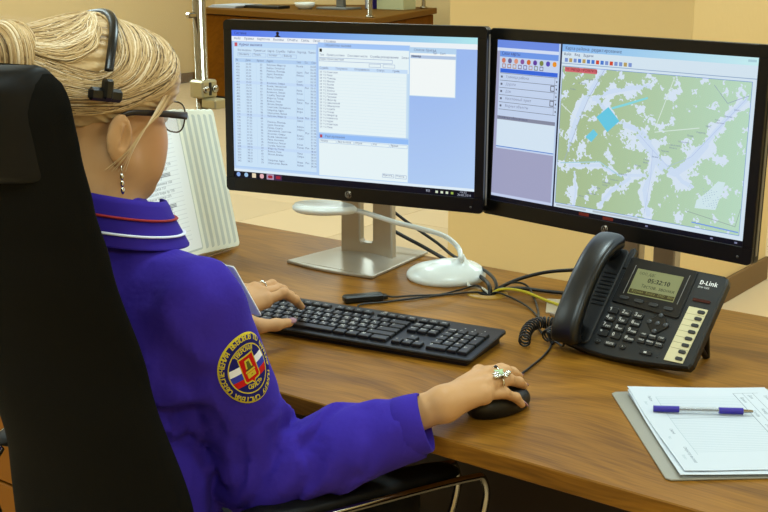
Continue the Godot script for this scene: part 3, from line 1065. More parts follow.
# ------------------------------------------------------------------ a monitor on its stand
func build_monitor(label: String, at: Vector3, yaw: float, tilt: float, im: Image, energy: float, foot: Vector3, foot_turn: float) -> void:
	var black := mat("black_bezel", Color(0.012, 0.012, 0.013), 0.38, 0.0, 0.4)
	var silver := mat("brushed_silver", Color(0.70, 0.67, 0.62), 0.38, 0.6)
	silver.normal_enabled = true
	silver.normal_texture = bump_tex(9, 0.2, 1.0)
	silver.normal_scale = 0.08
	var W := 0.531
	var H := W * 9.0 / 16.0
	var x := Transform3D(Basis(Vector3.UP, yaw) * Basis(Vector3.RIGHT, -tilt), v3(at.x, at.y, at.z))
	var t := thing("monitor", label, "monitor", foot)
	var side := 0.0185; var upper := 0.0205; var lower := 0.0285
	# bezel ring with rounded outer corners
	var outer := rounded_rect(W + 2 * side, H + upper + lower, 0.009, 5, Vector2(0, (upper - lower) * 0.5))
	var st := mb()
	for b in [[Vector2(0, H / 2 + upper / 2), Vector2(W + 0.001, upper)], [Vector2(0, -H / 2 - lower / 2), Vector2(W + 0.001, lower)], [Vector2(-W / 2 - side / 2, 0), Vector2(side, H)], [Vector2(W / 2 + side / 2, 0), Vector2(side, H)]]:
		box(st, x * Transform3D(Basis(), Vector3(b[0].x, b[0].y, 0.0)), Vector3(b[1].x, b[1].y, 0.007), 0.0008)
	for sx in [-1.0, 1.0]:
		for sy in [-1.0, 1.0]:
			var hh: float = upper if sy > 0 else lower
			var q := PackedVector2Array()
			var c := Vector2(sx * (W / 2), sy * (H / 2))
			var far := c + Vector2(sx * side, sy * hh)
			q.append(c)
			q.append(Vector2(far.x, c.y))
			for k in 6:
				var a := PI / 2 * k / 5
				q.append(far - Vector2(sx, sy) * 0.009 + Vector2(sx * cos(a), sy * sin(a)) * 0.009)
			q.append(Vector2(c.x, far.y))
			prism(st, q, 0.007, x * Transform3D(Basis(), Vector3(0, 0, -0.0035)))
	part("bezel", done(st), black, t)
	st = mb()
	prism(st, outer, 0.017, x * Transform3D(Basis(), Vector3(0, 0, -0.0205)), 0.002)
	prism(st, rounded_rect(W * 0.82, H * 0.72, 0.02, 5), 0.022, x * Transform3D(Basis(), Vector3(0, 0, -0.042)), 0.008)
	part("housing", done(st), black, t)
	st = mb()
	box(st, x * Transform3D(Basis(), Vector3(W / 2 + side + 0.0002, -0.004, -0.0105)), Vector3(0.001, H + 0.02, 0.006), 0.0002)
	part("trim_strip", done(st), mat("grey_trim", Color(0.45, 0.42, 0.36), 0.4), t)
	# the lit panel
	st = mb()
	st.set_smooth_group(-1)
	for c in [[0, 0], [1, 1], [0, 1], [0, 0], [1, 0], [1, 1]]:
		st.set_uv(Vector2(c[0], c[1]))
		st.add_vertex(x * Vector3((c[0] - 0.5) * W, (0.5 - c[1]) * H, 0.0018))
	part("display_screen", done(st), screen_mat("screen_" + str(at.x), im, energy), t).set_meta("label", "lit display with program windows")
	var l := AreaLight3D.new()
	l.name = "screen_light"
	l.area_size = Vector2(W, H)
	l.light_color = Color(0.85, 0.93, 1.0)
	l.light_energy = 0.05
	l.shadow_enabled = true
	l.area_range = 8.0
	t.add_child(l, true)
	l.transform = t.transform.affine_inverse() * (x * Transform3D(Basis(Vector3.UP, PI), Vector3(0, 0, 0.006)))
	# the round maker's mark on the lower bezel
	var mark := x * Transform3D(Basis(), Vector3(0, -H / 2 - lower * 0.52, 0.0036))
	st = mb()
	lathe(st, [Vector2(0.0076, 0.0), Vector2(0.0076, 0.0006), Vector2(0.0, 0.0006)], 28, mark * Transform3D(Basis(Vector3.RIGHT, PI / 2), Vector3.ZERO))
	var badge := part("logo_disc", done(st), mat("logo_silver", Color(0.55, 0.52, 0.47), 0.35, 0.6), t)
	st = mb()
	text_geo(st, "hp", 0.0125, mark * Transform3D(Basis(Vector3(1, 0, 0), Vector3(0.25, 1, 0), Vector3(0, 0, 1)), Vector3(-0.0005, -0.0055, 0.0008)), true, true)
	part("logo_letters", done(st), black, badge)
	st = mb()
	lathe(st, [Vector2(0.0022, 0.0), Vector2(0.0022, 0.0008), Vector2(0.0, 0.001)], 12, x * Transform3D(Basis(Vector3.RIGHT, PI / 2), Vector3(W / 2 - 0.006, -H / 2 - lower * 0.6, 0.0034)))
	part("power_button", done(st), mat("dim_grey", Color(0.28, 0.28, 0.28), 0.4), t)
	# stand: a plate and a slotted upright
	var f := Transform3D(Basis(Vector3.UP, foot_turn), foot)
	var plate := PackedVector2Array()
	for k in 9:
		var s := k / 8.0
		plate.append(Vector2(lerpf(-0.113, 0.113, s), -0.122 - 0.012 * sin(PI * s)))
	plate.append(Vector2(0.088, 0.115))
	plate.append(Vector2(-0.088, 0.115))
	st = mb()
	prism(st, plate, 0.006, f * Transform3D(Basis(Vector3.RIGHT, Vector3.FORWARD, Vector3.UP), Vector3(0, 0.0005, 0)), 0.0012)
	# gently raised middle
	sheet(st, func(u: float, v: float) -> Vector3:
		var wd := lerpf(0.110, 0.086, v)
		var hgt := 0.0065 + 0.013 * pow(sin(PI * clampf(u, 0, 1)), 1.0) * pow(sin(PI * clampf(v * 0.9 + 0.05, 0, 1)), 1.5)
		return f * Vector3((u * 2.0 - 1.0) * wd, hgt, lerpf(0.12, -0.112, v)), 16, 12, 0.002, Vector3.UP, false)
	part("stand_base", done(st), silver, t)
	# a vertical slotted upright, and the arm from it to the back of the housing
	var back := x * Vector3(0, -0.02, -0.042)
	var turn := Basis(Vector3.UP, yaw)
	var L := 0.30
	var prof := PackedVector2Array([Vector2(-0.061, 0.0), Vector2(0.061, 0.0), Vector2(0.058, L), Vector2(0.015, L), Vector2(0.015, 0.036), Vector2(0.011, 0.030), Vector2(-0.011, 0.030), Vector2(-0.015, 0.036), Vector2(-0.015, L), Vector2(-0.058, L)])
	var low := f * Vector3(0.012, 0.010, 0.0)
	st = mb()
	prism(st, prof, 0.022, Transform3D(turn, low) * Transform3D(Basis(), Vector3(0, 0, -0.011)), 0.0025)
	part("stand_neck", done(st), silver, t)
	var mid := Vector3(low.x, low.y + 0.27, low.z)
	st = mb()
	box(st, Transform3D(turn, (mid + back) * 0.5), Vector3(0.09, 0.05, (back - mid).length()), 0.006)
	part("stand_arm", done(st), black, t)
	st = mb()
	box(st, Transform3D(x.basis, back + x.basis.z * 0.004), Vector3(0.11, 0.11, 0.03), 0.004)
	part("mount_plate", done(st), black, t)

# ------------------------------------------------------------------ keyboard and mouse
func build_keyboard() -> void:
	var u := 0.01905
	var body_m := mat("keyboard_black", Color(0.016, 0.015, 0.023), 0.42, 0.0, 0.5)
	var key_m := mat("key_black", Color(0.015, 0.014, 0.022), 0.40, 0.0, 0.55)
	var at := v3(-0.2129, -0.001, 0.549)
	var base := Transform3D(Basis(Vector3.UP, 0.155), at)
	var t := thing("keyboard", "wide black desktop keyboard with number pad under her left hand", "keyboard", at)
	var deck := base * Transform3D(Basis(Vector3.RIGHT, 0.06), Vector3(0, 0.0165, 0))
	var x0 := -22.75 * u - 0.012
	var x1 := 0.012
	var st := mb()
	var plate := rounded_rect(x1 - x0, 0.151, 0.008, 5, Vector2((x0 + x1) / 2, 0.0625))
	prism(st, plate, 0.007, deck * Transform3D(Basis(Vector3.RIGHT, Vector3.FORWARD, Vector3.UP), Vector3(0, -0.007, 0)), 0.0016)
	part("top_shell", done(st), body_m, t)
	st = mb()
	var wedge := PackedVector2Array([Vector2(0.004, 0.001), Vector2(0.004, 0.0092), Vector2(-0.128, 0.0168), Vector2(-0.131, 0.001)])
	prism(st, wedge, (x1 - x0) - 0.02, base * Transform3D(Basis(Vector3.BACK, Vector3.UP, Vector3.LEFT), Vector3(x1 - 0.010, 0, 0)), 0.0012)
	part("bottom_shell", done(st), mat("black_plastic", Color.WHITE), t)
	# keys: [row from the front, x in units, width]
	var keys := []
	var rows := [
		[[0, 1.5], [1.5, 1.25], [2.75, 1.25], [4, 5.5], [9.5, 1.25], [10.75, 1.25], [12, 1.25], [13.25, 1.75]],
		[[0, 1.25], [1.25, 1], [2.25, 1], [3.25, 1], [4.25, 1], [5.25, 1], [6.25, 1], [7.25, 1], [8.25, 1], [9.25, 1], [10.25, 1], [11.25, 1], [12.25, 2.75]],
		[[0, 1.75], [1.75, 1], [2.75, 1], [3.75, 1], [4.75, 1], [5.75, 1], [6.75, 1], [7.75, 1], [8.75, 1], [9.75, 1], [10.75, 1], [11.75, 1], [12.75, 2.25]],
		[[0, 1.5], [1.5, 1], [2.5, 1], [3.5, 1], [4.5, 1], [5.5, 1], [6.5, 1], [7.5, 1], [8.5, 1], [9.5, 1], [10.5, 1], [11.5, 1], [12.5, 1], [13.5, 1.5]],
		[[0, 1], [1, 1], [2, 1], [3, 1], [4, 1], [5, 1], [6, 1], [7, 1], [8, 1], [9, 1], [10, 1], [11, 1], [12, 1], [13, 2]],
	]
	var chars := [" ФВ  ФМ ", "/ЯЧСМИТЬБЮ. ^", "ФФЫВАПРОЛДЖЭ<", ">ЙЦУКЕНГШЩЗХЪ/", "Ё1234567890-=<"]
	for r in 5:
		for k in rows[r].size():
			keys.append([float(r), rows[r][k][0], rows[r][k][1], 1.0, chars[r].substr(k, 1)])
	for k in 13:
		var fx: float = 0.0 if k == 0 else 1.0 + k + (0.0 if k < 5 else (0.5 if k < 9 else 1.0)) - 0.0
		keys.append([5.35, fx * 14.1 / 14.0, 1.0, 0.8, "Esc" if k == 0 else "F%d" % k])
	for k in 3:
		keys.append([5.35, 15.375 + k, 1.0, 0.8, ["Prt", "Scr", "Pse"][k]])
		keys.append([4.0, 15.375 + k, 1.0, 1.0, ["Ins", "Hm", "PU"][k]])
		keys.append([3.0, 15.375 + k, 1.0, 1.0, ["Del", "End", "PD"][k]])
		keys.append([0.0, 15.375 + k, 1.0, 1.0, ["<", "v", ">"][k]])
	keys.append([1.0, 16.375, 1.0, 1.0, "^"])
	var n0 := 18.75
	for r in 3:
		for k in 3:
			keys.append([1.0 + r, n0 + k, 1.0, 1.0, str(r * 3 + k + 1)])
	for k in 4:
		keys.append([4.0, n0 + k, 1.0, 1.0, ["Num", "/", "*", "-"][k]])
	keys.append([0.0, n0, 2.0, 1.0, "0"])
	keys.append([0.0, n0 + 2, 1.0, 1.0, "."])
	keys.append([2.0, n0 + 3, 1.0, 2.0, "+"])
	keys.append([0.0, n0 + 3, 1.0, 2.0, "En"])
	var made := {}
	var leg := mb()
	for k in keys:
		var w: float = k[2] * u - 0.0024
		var d: float = k[3] * u - 0.0024
		var id := "%.4f_%.4f" % [w, d]
		if not made.has(id):
			var s := mb()
			s.set_smooth_group(-1)
			# cap narrowing upward with a bevelled rim
			var lv := [[0.0, 0.0], [0.0042, 0.0008], [0.0052, 0.0018]]
			for i in 2:
				var P := []
				for q in [i, i + 1]:
					var ins: float = lv[q][1]
					for c in [[-1, -1], [1, -1], [1, 1], [-1, 1]]:
						P.append(Vector3(c[0] * (w / 2 - ins), lv[q][0], c[1] * (d / 2 - ins)))
				for e in 4:
					quad(s, P[e], P[(e + 1) % 4], P[4 + (e + 1) % 4], P[4 + e], Vector3(0, 0.002, 0))
				if i == 1:
					quad(s, P[4], P[5], P[6], P[7], Vector3.ZERO)
			made[id] = done(s)
		var cx: float = (k[1] + k[2] * 0.5 - 22.75) * u
		var cz: float = -(k[0] + k[3] * 0.5) * u
		var xf := deck * Transform3D(Basis(), Vector3(cx, 0.0004, cz))
		part("key", made[id], key_m, t, xf)
		var s: String = k[4]
		if s.strip_edges() != "":
			var size := 0.0078 if s.length() == 1 else 0.0052
			text_geo(leg, s, size, xf * Transform3D(Basis(Vector3.RIGHT, -PI / 2), Vector3(-w / 2 + 0.0034, 0.00545, 0.001)), true)
			if s.length() == 1 and k[0] > 0.5 and k[0] < 3.5 and k[1] < 12.0:
				text_geo(leg, "QWERTYUIOPASDFGHJKL"[int(k[1] * 3 + k[0]) % 19], size * 0.8, xf * Transform3D(Basis(Vector3.RIGHT, -PI / 2), Vector3(0.001, 0.00545, 0.006)), true)
	part("key_legends", done(leg), mat("legend_white", Color(0.75, 0.74, 0.72), 0.6), t).set_meta("kind", "stuff")
	st = mb()
	lathe(st, [Vector2(0.0042, 0.0), Vector2(0.0042, 0.0005), Vector2(0.0, 0.0005)], 20, deck * Transform3D(Basis(), Vector3((11.3 - 22.75) * u, 0.0, -6.85 * u)))
	part("logo_disc", done(st), mat("logo_silver", Color.WHITE), t)
	for k in 3:
		st = mb()
		lathe(st, [Vector2(0.0011, 0.0), Vector2(0.0011, 0.0005), Vector2(0.0, 0.0006)], 10, deck * Transform3D(Basis(), Vector3((19.9 + k * 0.95 - 22.75) * u, 0.0, -5.95 * u)))
		part("indicator_light", done(st), mat("legend_white", Color.WHITE), t)
	# its cable
	part("keyboard_cable", tubem([base * Vector3(-0.25, 0.008, -0.128), v3(-0.555, 0.004, 0.40), v3(-0.53, 0.003, 0.345), v3(-0.5, 0.003, 0.29), v3(-0.46, 0.003, 0.225), v3(-0.425, 0.005, 0.192), v3(-0.413, -0.004, 0.18)], 0.0019, -1, 7), mat("black_cable", Color(0.015, 0.015, 0.016), 0.5), t)

func build_mouse() -> void:
	var m := mat("mouse_black", Color(0.014, 0.014, 0.015), 0.45)
	var at := v3(-0.0645, 0.0, 0.682)
	var t := thing("computer_mouse", "black computer mouse under her ringed right hand", "mouse", at)
	var f := Field.new()
	f.ell(Vector3(0, 0.012, 0.004), Vector3(0.031, 0.026, 0.056), 0.004)
	f.ell(Vector3(0, 0.016, 0.018), Vector3(0.029, 0.024, 0.038), 0.006)
	f.cut_ell(Vector3(0, -0.05, 0), Vector3(0.2, 0.0515, 0.2), 0.002)
	var d := nets(f, Vector3(-0.04, -0.002, -0.062), Vector3(0.04, 0.042, 0.068), 0.0025)
	var x := Transform3D(Basis(Vector3.UP, -0.27), at)
	part("shell", join([d], [x]), m, t)
	var st := mb()
	lathe(st, [Vector2(0.0, -0.003), Vector2(0.009, -0.003), Vector2(0.0105, 0.0), Vector2(0.009, 0.003), Vector2(0.0, 0.003)], 20, x * Transform3D(Basis(Vector3.BACK, PI / 2), Vector3(0, 0.024, -0.03)))
	part("scroll_wheel", done(st), mat("black_plastic", Color.WHITE), t)
	part("mouse_cable", tubem([x * Vector3(-0.010, 0.008, -0.046), x * Vector3(-0.020, 0.005, -0.060), v3(-0.107, 0.004, 0.575), v3(-0.122, 0.003, 0.504), v3(-0.135, 0.003, 0.434), v3(-0.160, 0.003, 0.368), v3(-0.21, 0.003, 0.303), v3(-0.3, 0.004, 0.215), v3(-0.385, 0.008, 0.18), v3(-0.408, -0.003, 0.178)], 0.0019, -1, 7), mat("black_cable", Color.WHITE), t)

# ------------------------------------------------------------------ the telephone
func build_phone() -> void:
	var grey := mat("phone_charcoal", Color(0.060, 0.068, 0.076), 0.42, 0.0, 0.5)
	var black := mat("phone_black", Color(0.016, 0.016, 0.018), 0.33, 0.0, 0.5)
	var keym := mat("phone_key", Color(0.045, 0.047, 0.050), 0.4)
	var white := mat("legend_white", Color.WHITE)
	var o := v3(-0.146, 0.018, 0.389)
	var e := Vector3(0.997, 0.0, 0.076).normalized()
	var up := Vector3(0.051, 0.743, -0.667).normalized()
	var x := frame(o, e, up)
	var t := thing("desk_telephone", "charcoal office telephone with screen and column of cream label strips", "telephone", v3(-0.03, 0.0, 0.33))
	var plate := PackedVector2Array()
	plate.append(Vector2(0.006, 0.172)); plate.append(Vector2(0.002, 0.166))
	for k in 11:
		var s := k / 10.0
		plate.append(Vector2(lerpf(0.0, 0.248, s), 0.004 - 0.013 * sin(PI * pow(s, 0.8))))
	plate.append(Vector2(0.252, 0.012)); plate.append(Vector2(0.2535, 0.160)); plate.append(Vector2(0.251, 0.168)); plate.append(Vector2(0.243, 0.1715)); plate.append(Vector2(0.078, 0.174))
	var st := mb()
	prism(st, plate, 0.018, x * Transform3D(Basis(), Vector3(0, 0, -0.018)), 0.003)
	part("body", done(st), grey, t)
	st = mb()
	var low := PackedVector2Array()
	for q in plate:
		low.append(Vector2(lerpf(q.x, 0.126, 0.05), lerpf(q.y, 0.09, 0.06)))
	prism(st, low, 0.012, x * Transform3D(Basis(), Vector3(0, 0, -0.029)), 0.002)
	part("underside", done(st), black, t)
	# rear foot
	st = mb()
	for u0 in [0.03, 0.215]:
		var a := x * Vector3(u0, 0.135, -0.028)
		var b := Vector3(a.x + 0.004, DESK_Y + 0.0015, a.z - 0.010)
		var c := x * Vector3(u0, 0.075, -0.028)
		var pa := PackedVector3Array([a, b])
		tube(st, pa, 0.007, 0.006, 10)
		tube(st, PackedVector3Array([c, b + Vector3(0, 0.003, 0.004)]), 0.005, 0.005, 8)
	part("rear_foot", done(st), black, t)
	# cradle trough with sound slots
	st = mb()
	prism(st, rounded_rect(0.062, 0.182, 0.008, 4, Vector2(0.036, 0.094)), 0.004, x * Transform3D(Basis(), Vector3(0, 0, -0.001)), 0.0012)
	var cradle := part("cradle", done(st), mat("phone_cradle", Color(0.055, 0.06, 0.066), 0.5), t)
	for k in 9:
		st = mb()
		box(st, x * Transform3D(Basis(), Vector3(0.052, 0.076 + k * 0.0075, 0.0032)), Vector3(0.026, 0.0028, 0.0012), 0.0004)
		part("sound_slot", done(st), black, cradle)
	st = mb()
	prism(st, PackedVector2Array([Vector2(0.066, 0.15), Vector2(0.078, 0.15), Vector2(0.078, 0.186), Vector2(0.073, 0.192), Vector2(0.066, 0.188)]), 0.014, x * Transform3D(Basis(), Vector3(0, 0, -0.012)), 0.002)
	part("cradle_post", done(st), grey, t)
	# handset: swept rounded section, thick at both ends
	st = mb()
	var path := smooth_path([Vector3(0.036, -0.006, 0.014), Vector3(0.035, 0.012, 0.030), Vector3(0.036, 0.05, 0.041), Vector3(0.036, 0.10, 0.046), Vector3(0.036, 0.14, 0.043), Vector3(0.036, 0.172, 0.032), Vector3(0.036, 0.194, 0.014)], 6)
	var rings := []
	var n := path.size()
	for i in n:
		var s := float(i) / (n - 1)
		var wd := 0.0275 - 0.0035 * sin(PI * s)
		var th := 0.015 - 0.004 * sin(PI * s)
		var endf := 1.0
		if s < 0.06: endf = sqrt(1.0 - pow(1.0 - s / 0.06, 2.0)) * 0.55 + 0.45
		if s > 0.94: endf = sqrt(maxf(0.0, 1.0 - pow((s - 0.94) / 0.06, 2.0))) * 0.55 + 0.45
		var tg := (path[mini(i + 1, n - 1)] - path[maxi(i - 1, 0)]).normalized()
		var nr := Vector3(1, 0, 0).cross(tg).normalized()
		var ring := PackedVector3Array()
		for k in 20:
			var a := TAU * k / 20.0
			var ca := signf(cos(a)) * pow(absf(cos(a)), 0.62)
			var sa := signf(sin(a)) * pow(absf(sin(a)), 0.7)
			ring.append(x * (path[i] + Vector3(1, 0, 0) * ca * wd * endf + nr * sa * th * endf))
		rings.append(ring)
	st.set_smooth_group(3)
	for i in n - 1:
		for k in 20:
			var l := (k + 1) % 20
			var ctr := (x * path[i] + x * path[i + 1]) * 0.5
			quad(st, rings[i][k], rings[i][l], rings[i + 1][l], rings[i + 1][k], ctr)
	for en in [0, n - 1]:
		for k in 20:
			tri(st, rings[en][k], rings[en][(k + 1) % 20], x * path[en], x * path[n / 2])
	# ear piece and mouth piece reach down into the cradle
	for p in [[0.176, 0.017], [0.018, 0.017]]:
		lathe(st, [Vector2(0.0, 0.0), Vector2(0.018, 0.0), Vector2(0.021, 0.006), Vector2(0.021, 0.026), Vector2(0.0, 0.03)], 24, x * Transform3D(Basis(Vector3.RIGHT, PI / 2), Vector3(0.034, p[0], 0.004)))
	part("handset", done(st), black, t)
	# screen surround, screen, soft keys
	st = mb()
	prism(st, PackedVector2Array([Vector2(0.074, 0.090), Vector2(0.076, 0.087), Vector2(0.196, 0.081), Vector2(0.1995, 0.084), Vector2(0.1995, 0.168), Vector2(0.197, 0.170), Vector2(0.079, 0.174), Vector2(0.0755, 0.171)]), 0.004, x * Transform3D(Basis(), Vector3(0, 0, -0.001)), 0.001)
	var surround := part("screen_surround", done(st), black, t)
	var im := Image.create(384, 216, false, Image.FORMAT_RGB8)
	im.fill(Color(0.50, 0.50, 0.36))
	text(im, "ООО_ДДС", 28, 52, 30, Color(0.2, 0.2, 0.14))
	text(im, "05:32:10", 118, 112, 48, Color(0.10, 0.10, 0.08), 0.0, true)
	text(im, "Тестов. звонки", 84, 158, 40, Color(0.13, 0.13, 0.1))
	rect(im, 6, 172, 378, 208, Color(0.24, 0.21, 0.10))
	text(im, "Журнал   Книга   DND   Меню", 22, 202, 28, Color(0.5, 0.48, 0.3))
	st = mb()
	st.set_smooth_group(-1)
	for c in [[0, 0], [1, 1], [0, 1], [0, 0], [1, 0], [1, 1]]:
		st.set_uv(Vector2(c[0], c[1]))
		st.add_vertex(x * Vector3(lerpf(0.0965, 0.181, c[0]), lerpf(0.1545, 0.1065, c[1]), 0.0034))
	var lcd := tex_mat("phone_lcd", im, 0.3, 0.4)
	part("phone_screen", done(st), lcd, surround).set_meta("label", "greenish display reading 05:32:10")
	for sx in [0.0905, 0.1895]:
		st = mb()
		box(st, x * Transform3D(Basis(Vector3.BACK, -0.02), Vector3(sx, 0.132, 0.0036)), Vector3(0.0012, 0.055, 0.001), 0.0003)
		part("chrome_strip", done(st), mat("satin_strip", Color(0.5, 0.5, 0.5), 0.4, 0.8), surround)
	for k in 4:
		st = mb()
		prism(st, rounded_rect(0.0165, 0.0062, 0.003, 3, Vector2(0.0955 + k * 0.0275, 0.0975 - k * 0.0012)), 0.002, x * Transform3D(Basis(), Vector3(0, 0, 0.003)), 0.0006)
		part("soft_key", done(st), mat("grey_key", Color(0.16, 0.165, 0.17), 0.4), surround)
	# dial keys
	var names := ["1", "2", "3", "4", "5", "6", "7", "8", "9", "*", "0", "#"]
	var subs := ["", "abc", "def", "ghi", "jkl", "mno", "pqrs", "tuv", "wxyz", "", "", "SEND"]
	for k in 12:
		var c := Vector3(0.085 + (k % 3) * 0.0235, 0.0715 - (k / 3) * 0.0143, 0.0)
		st = mb()
		prism(st, rounded_rect(0.0182, 0.0112, 0.002, 3), 0.0038, x * Transform3D(Basis(), c + Vector3(0, 0, -0.0004)), 0.0008)
		var key := part("dial_key", done(st), keym, t)
		st = mb()
		text_geo(st, names[k], 0.0085, x * Transform3D(Basis(), c + Vector3(-0.0062, -0.0034, 0.0036)), true)
		if subs[k]:
			text_geo(st, subs[k], 0.0044, x * Transform3D(Basis(), c + Vector3(-0.0006, -0.003, 0.0036)), true)
		part("key_legend", done(st), white, key)
	# row under the dial keys
	for k in 3:
		var c := Vector3([0.0815, 0.105, 0.1285][k], 0.0125, 0.0)
		st = mb()
		prism(st, rounded_rect([0.010, 0.021, 0.010][k], 0.0075, 0.003, 3), 0.003, x * Transform3D(Basis(), c), 0.0007)
		var key := part("function_key", done(st), keym, t)
		st = mb()
		text_geo(st, ["-", "MUTE", "+"][k], 0.0052, x * Transform3D(Basis(), c + Vector3(0, -0.0022, 0.0031)), true, true)
		part("key_legend", done(st), white, key)
	# navigation cross
	st = mb()
	prism(st, PackedVector2Array([Vector2(0.0195, 0.002), Vector2(0.002, 0.0195), Vector2(-0.002, 0.0195), Vector2(-0.0195, 0.002), Vector2(-0.0195, -0.002), Vector2(-0.002, -0.0195), Vector2(0.002, -0.0195), Vector2(0.0195, -0.002)]), 0.0022, x * Transform3D(Basis(), Vector3(0.170, 0.0655, 0.0)), 0.0006)
	var nav := part("navigation_pad", done(st), black, t)
	for k in 5:
		var c := Vector3(0.170, 0.0655, 0.0020) + ([Vector3.ZERO, Vector3(0.0145, 0, 0), Vector3(-0.0145, 0, 0), Vector3(0, 0.0145, 0), Vector3(0, -0.0145, 0)][k] as Vector3)
		st = mb()
		lathe(st, [Vector2(0.0042, 0.0), Vector2(0.0042, 0.001), Vector2(0.0036, 0.0016), Vector2(0.0, 0.0018)].slice(0), 14, x * Transform3D(Basis(Vector3.RIGHT, PI / 2), c))
		part("navigation_key", done(st), mat("grey_key", Color.WHITE), nav)
	# six feature keys and the speaker key
	for k in 6:
		var c := Vector3(0.155 + (k % 3) * 0.0158, 0.0405 - (k / 3) * 0.0105, 0.0)
		st = mb()
		prism(st, rounded_rect(0.0135, 0.0078, 0.0014, 3), 0.003, x * Transform3D(Basis(), c), 0.0006)
		var key := part("feature_key", done(st), keym, t)
		st = mb()
		text_geo(st, ["FWD", "TRANS", "CONF", "HOLD", "REDIAL", "BOOK"][k], 0.0035, x * Transform3D(Basis(), c + Vector3(0, 0.0, 0.0031)), true, true)
		part("key_legend", done(st), white, key)
	st = mb()
	prism(st, rounded_rect(0.022, 0.0075, 0.002, 3, Vector2(0.1705, 0.0125)), 0.003, x, 0.0006)
	var spk := part("speaker_key", done(st), keym, t)
	st = mb()
	box(st, x * Transform3D(Basis(), Vector3(0.1705, 0.0125, 0.0032)), Vector3(0.005, 0.003, 0.0004), 0.0001)
	part("key_legend", done(st), white, spk)
	st = mb()
	lathe(st, [Vector2(0.0012, 0.0), Vector2(0.0012, 0.0005), Vector2(0.0, 0.0005)], 10, x * Transform3D(Basis(Vector3.RIGHT, PI / 2), Vector3(0.192, 0.010, 0.0)))
	part("microphone_hole", done(st), black, t)
	# label strip with eight keys
	st = mb()
	prism(st, PackedVector2Array([Vector2(0.2045, 0.008), Vector2(0.237, 0.009), Vector2(0.2415, 0.107), Vector2(0.2085, 0.107)]), 0.0014, x, 0.0003)
	var strip := part("label_strip", done(st), mat("cream_label", Color(0.80, 0.76, 0.60), 0.6), t)
	for k in 8:
		var s := k / 7.0
		st = mb()
		prism(st, rounded_rect(0.013, 0.0062, 0.003, 4, Vector2(lerpf(0.2325, 0.2285, s), lerpf(0.1005, 0.0155, s))), 0.0032, x, 0.0008)
		part("line_key", done(st), mat("grey_key", Color.WHITE), strip)
		if k < 7:
			st = mb()
			box(st, x * Transform3D(Basis(), Vector3(lerpf(0.2245, 0.2215, s), lerpf(0.0945, 0.0215, s), 0.0015)), Vector3(0.031, 0.0006, 0.0003), 0.0001)
			part("divider_line", done(st), mat("label_grey", Color(0.55, 0.52, 0.42), 0.7), strip)
	st = mb()
	prism(st, rounded_rect(0.031, 0.0055, 0.001, 3, Vector2(0.2245, 0.1205)), 0.0014, x, 0.0004)
	part("message_light", done(st), mat("dark_red_lens", Color(0.22, 0.045, 0.03), 0.25), t).set_meta("label", "dark red message lamp")
	st = mb()
	text_geo(st, "D-Link", 0.0102, x * Transform3D(Basis(), Vector3(0.2085, 0.1465, 0.0003)), true)
	text_geo(st, "DPH-150S", 0.0045, x * Transform3D(Basis(), Vector3(0.2085, 0.1415, 0.0003)), false)
	part("logo_letters", done(st), mat("logo_white", Color(0.9, 0.9, 0.9), 0.5), t)
	# curled handset cord
	var cord := mb()
	var spine := smooth_path([v3(-0.183, 0.012, 0.420), v3(-0.203, 0.015, 0.380), v3(-0.212, 0.017, 0.345), v3(-0.203, 0.018, 0.322), v3(-0.182, 0.018, 0.318), v3(-0.166, 0.018, 0.334), v3(-0.163, 0.018, 0.358), v3(-0.163, 0.016, 0.382)], 40)
	var helix := PackedVector3Array()
	var nrm := Vector3.UP
	for i in spine.size():
		var tg := (spine[mini(i + 1, spine.size() - 1)] - spine[maxi(i - 1, 0)]).normalized()
		var n1 := (nrm - tg * nrm.dot(tg)).normalized()
		var n2 := tg.cross(n1)
		var a := i * 0.56
		helix.append(spine[i] + (n1 * cos(a) + n2 * sin(a)) * 0.0092)
	tube(cord, helix, 0.0018, -1.0, 6)
	tube(cord, smooth_path([helix[helix.size() - 1], v3(-0.150, 0.006, 0.385), v3(-0.142, 0.012, 0.388), x * Vector3(0.028, -0.012, 0.006), x * Vector3(0.030, -0.003, 0.014)], 6), 0.0021, -1.0, 7)
	part("curly_cord", done(cord), mat("black_cable", Color.WHITE), t).set_meta("label", "curled black handset cord")

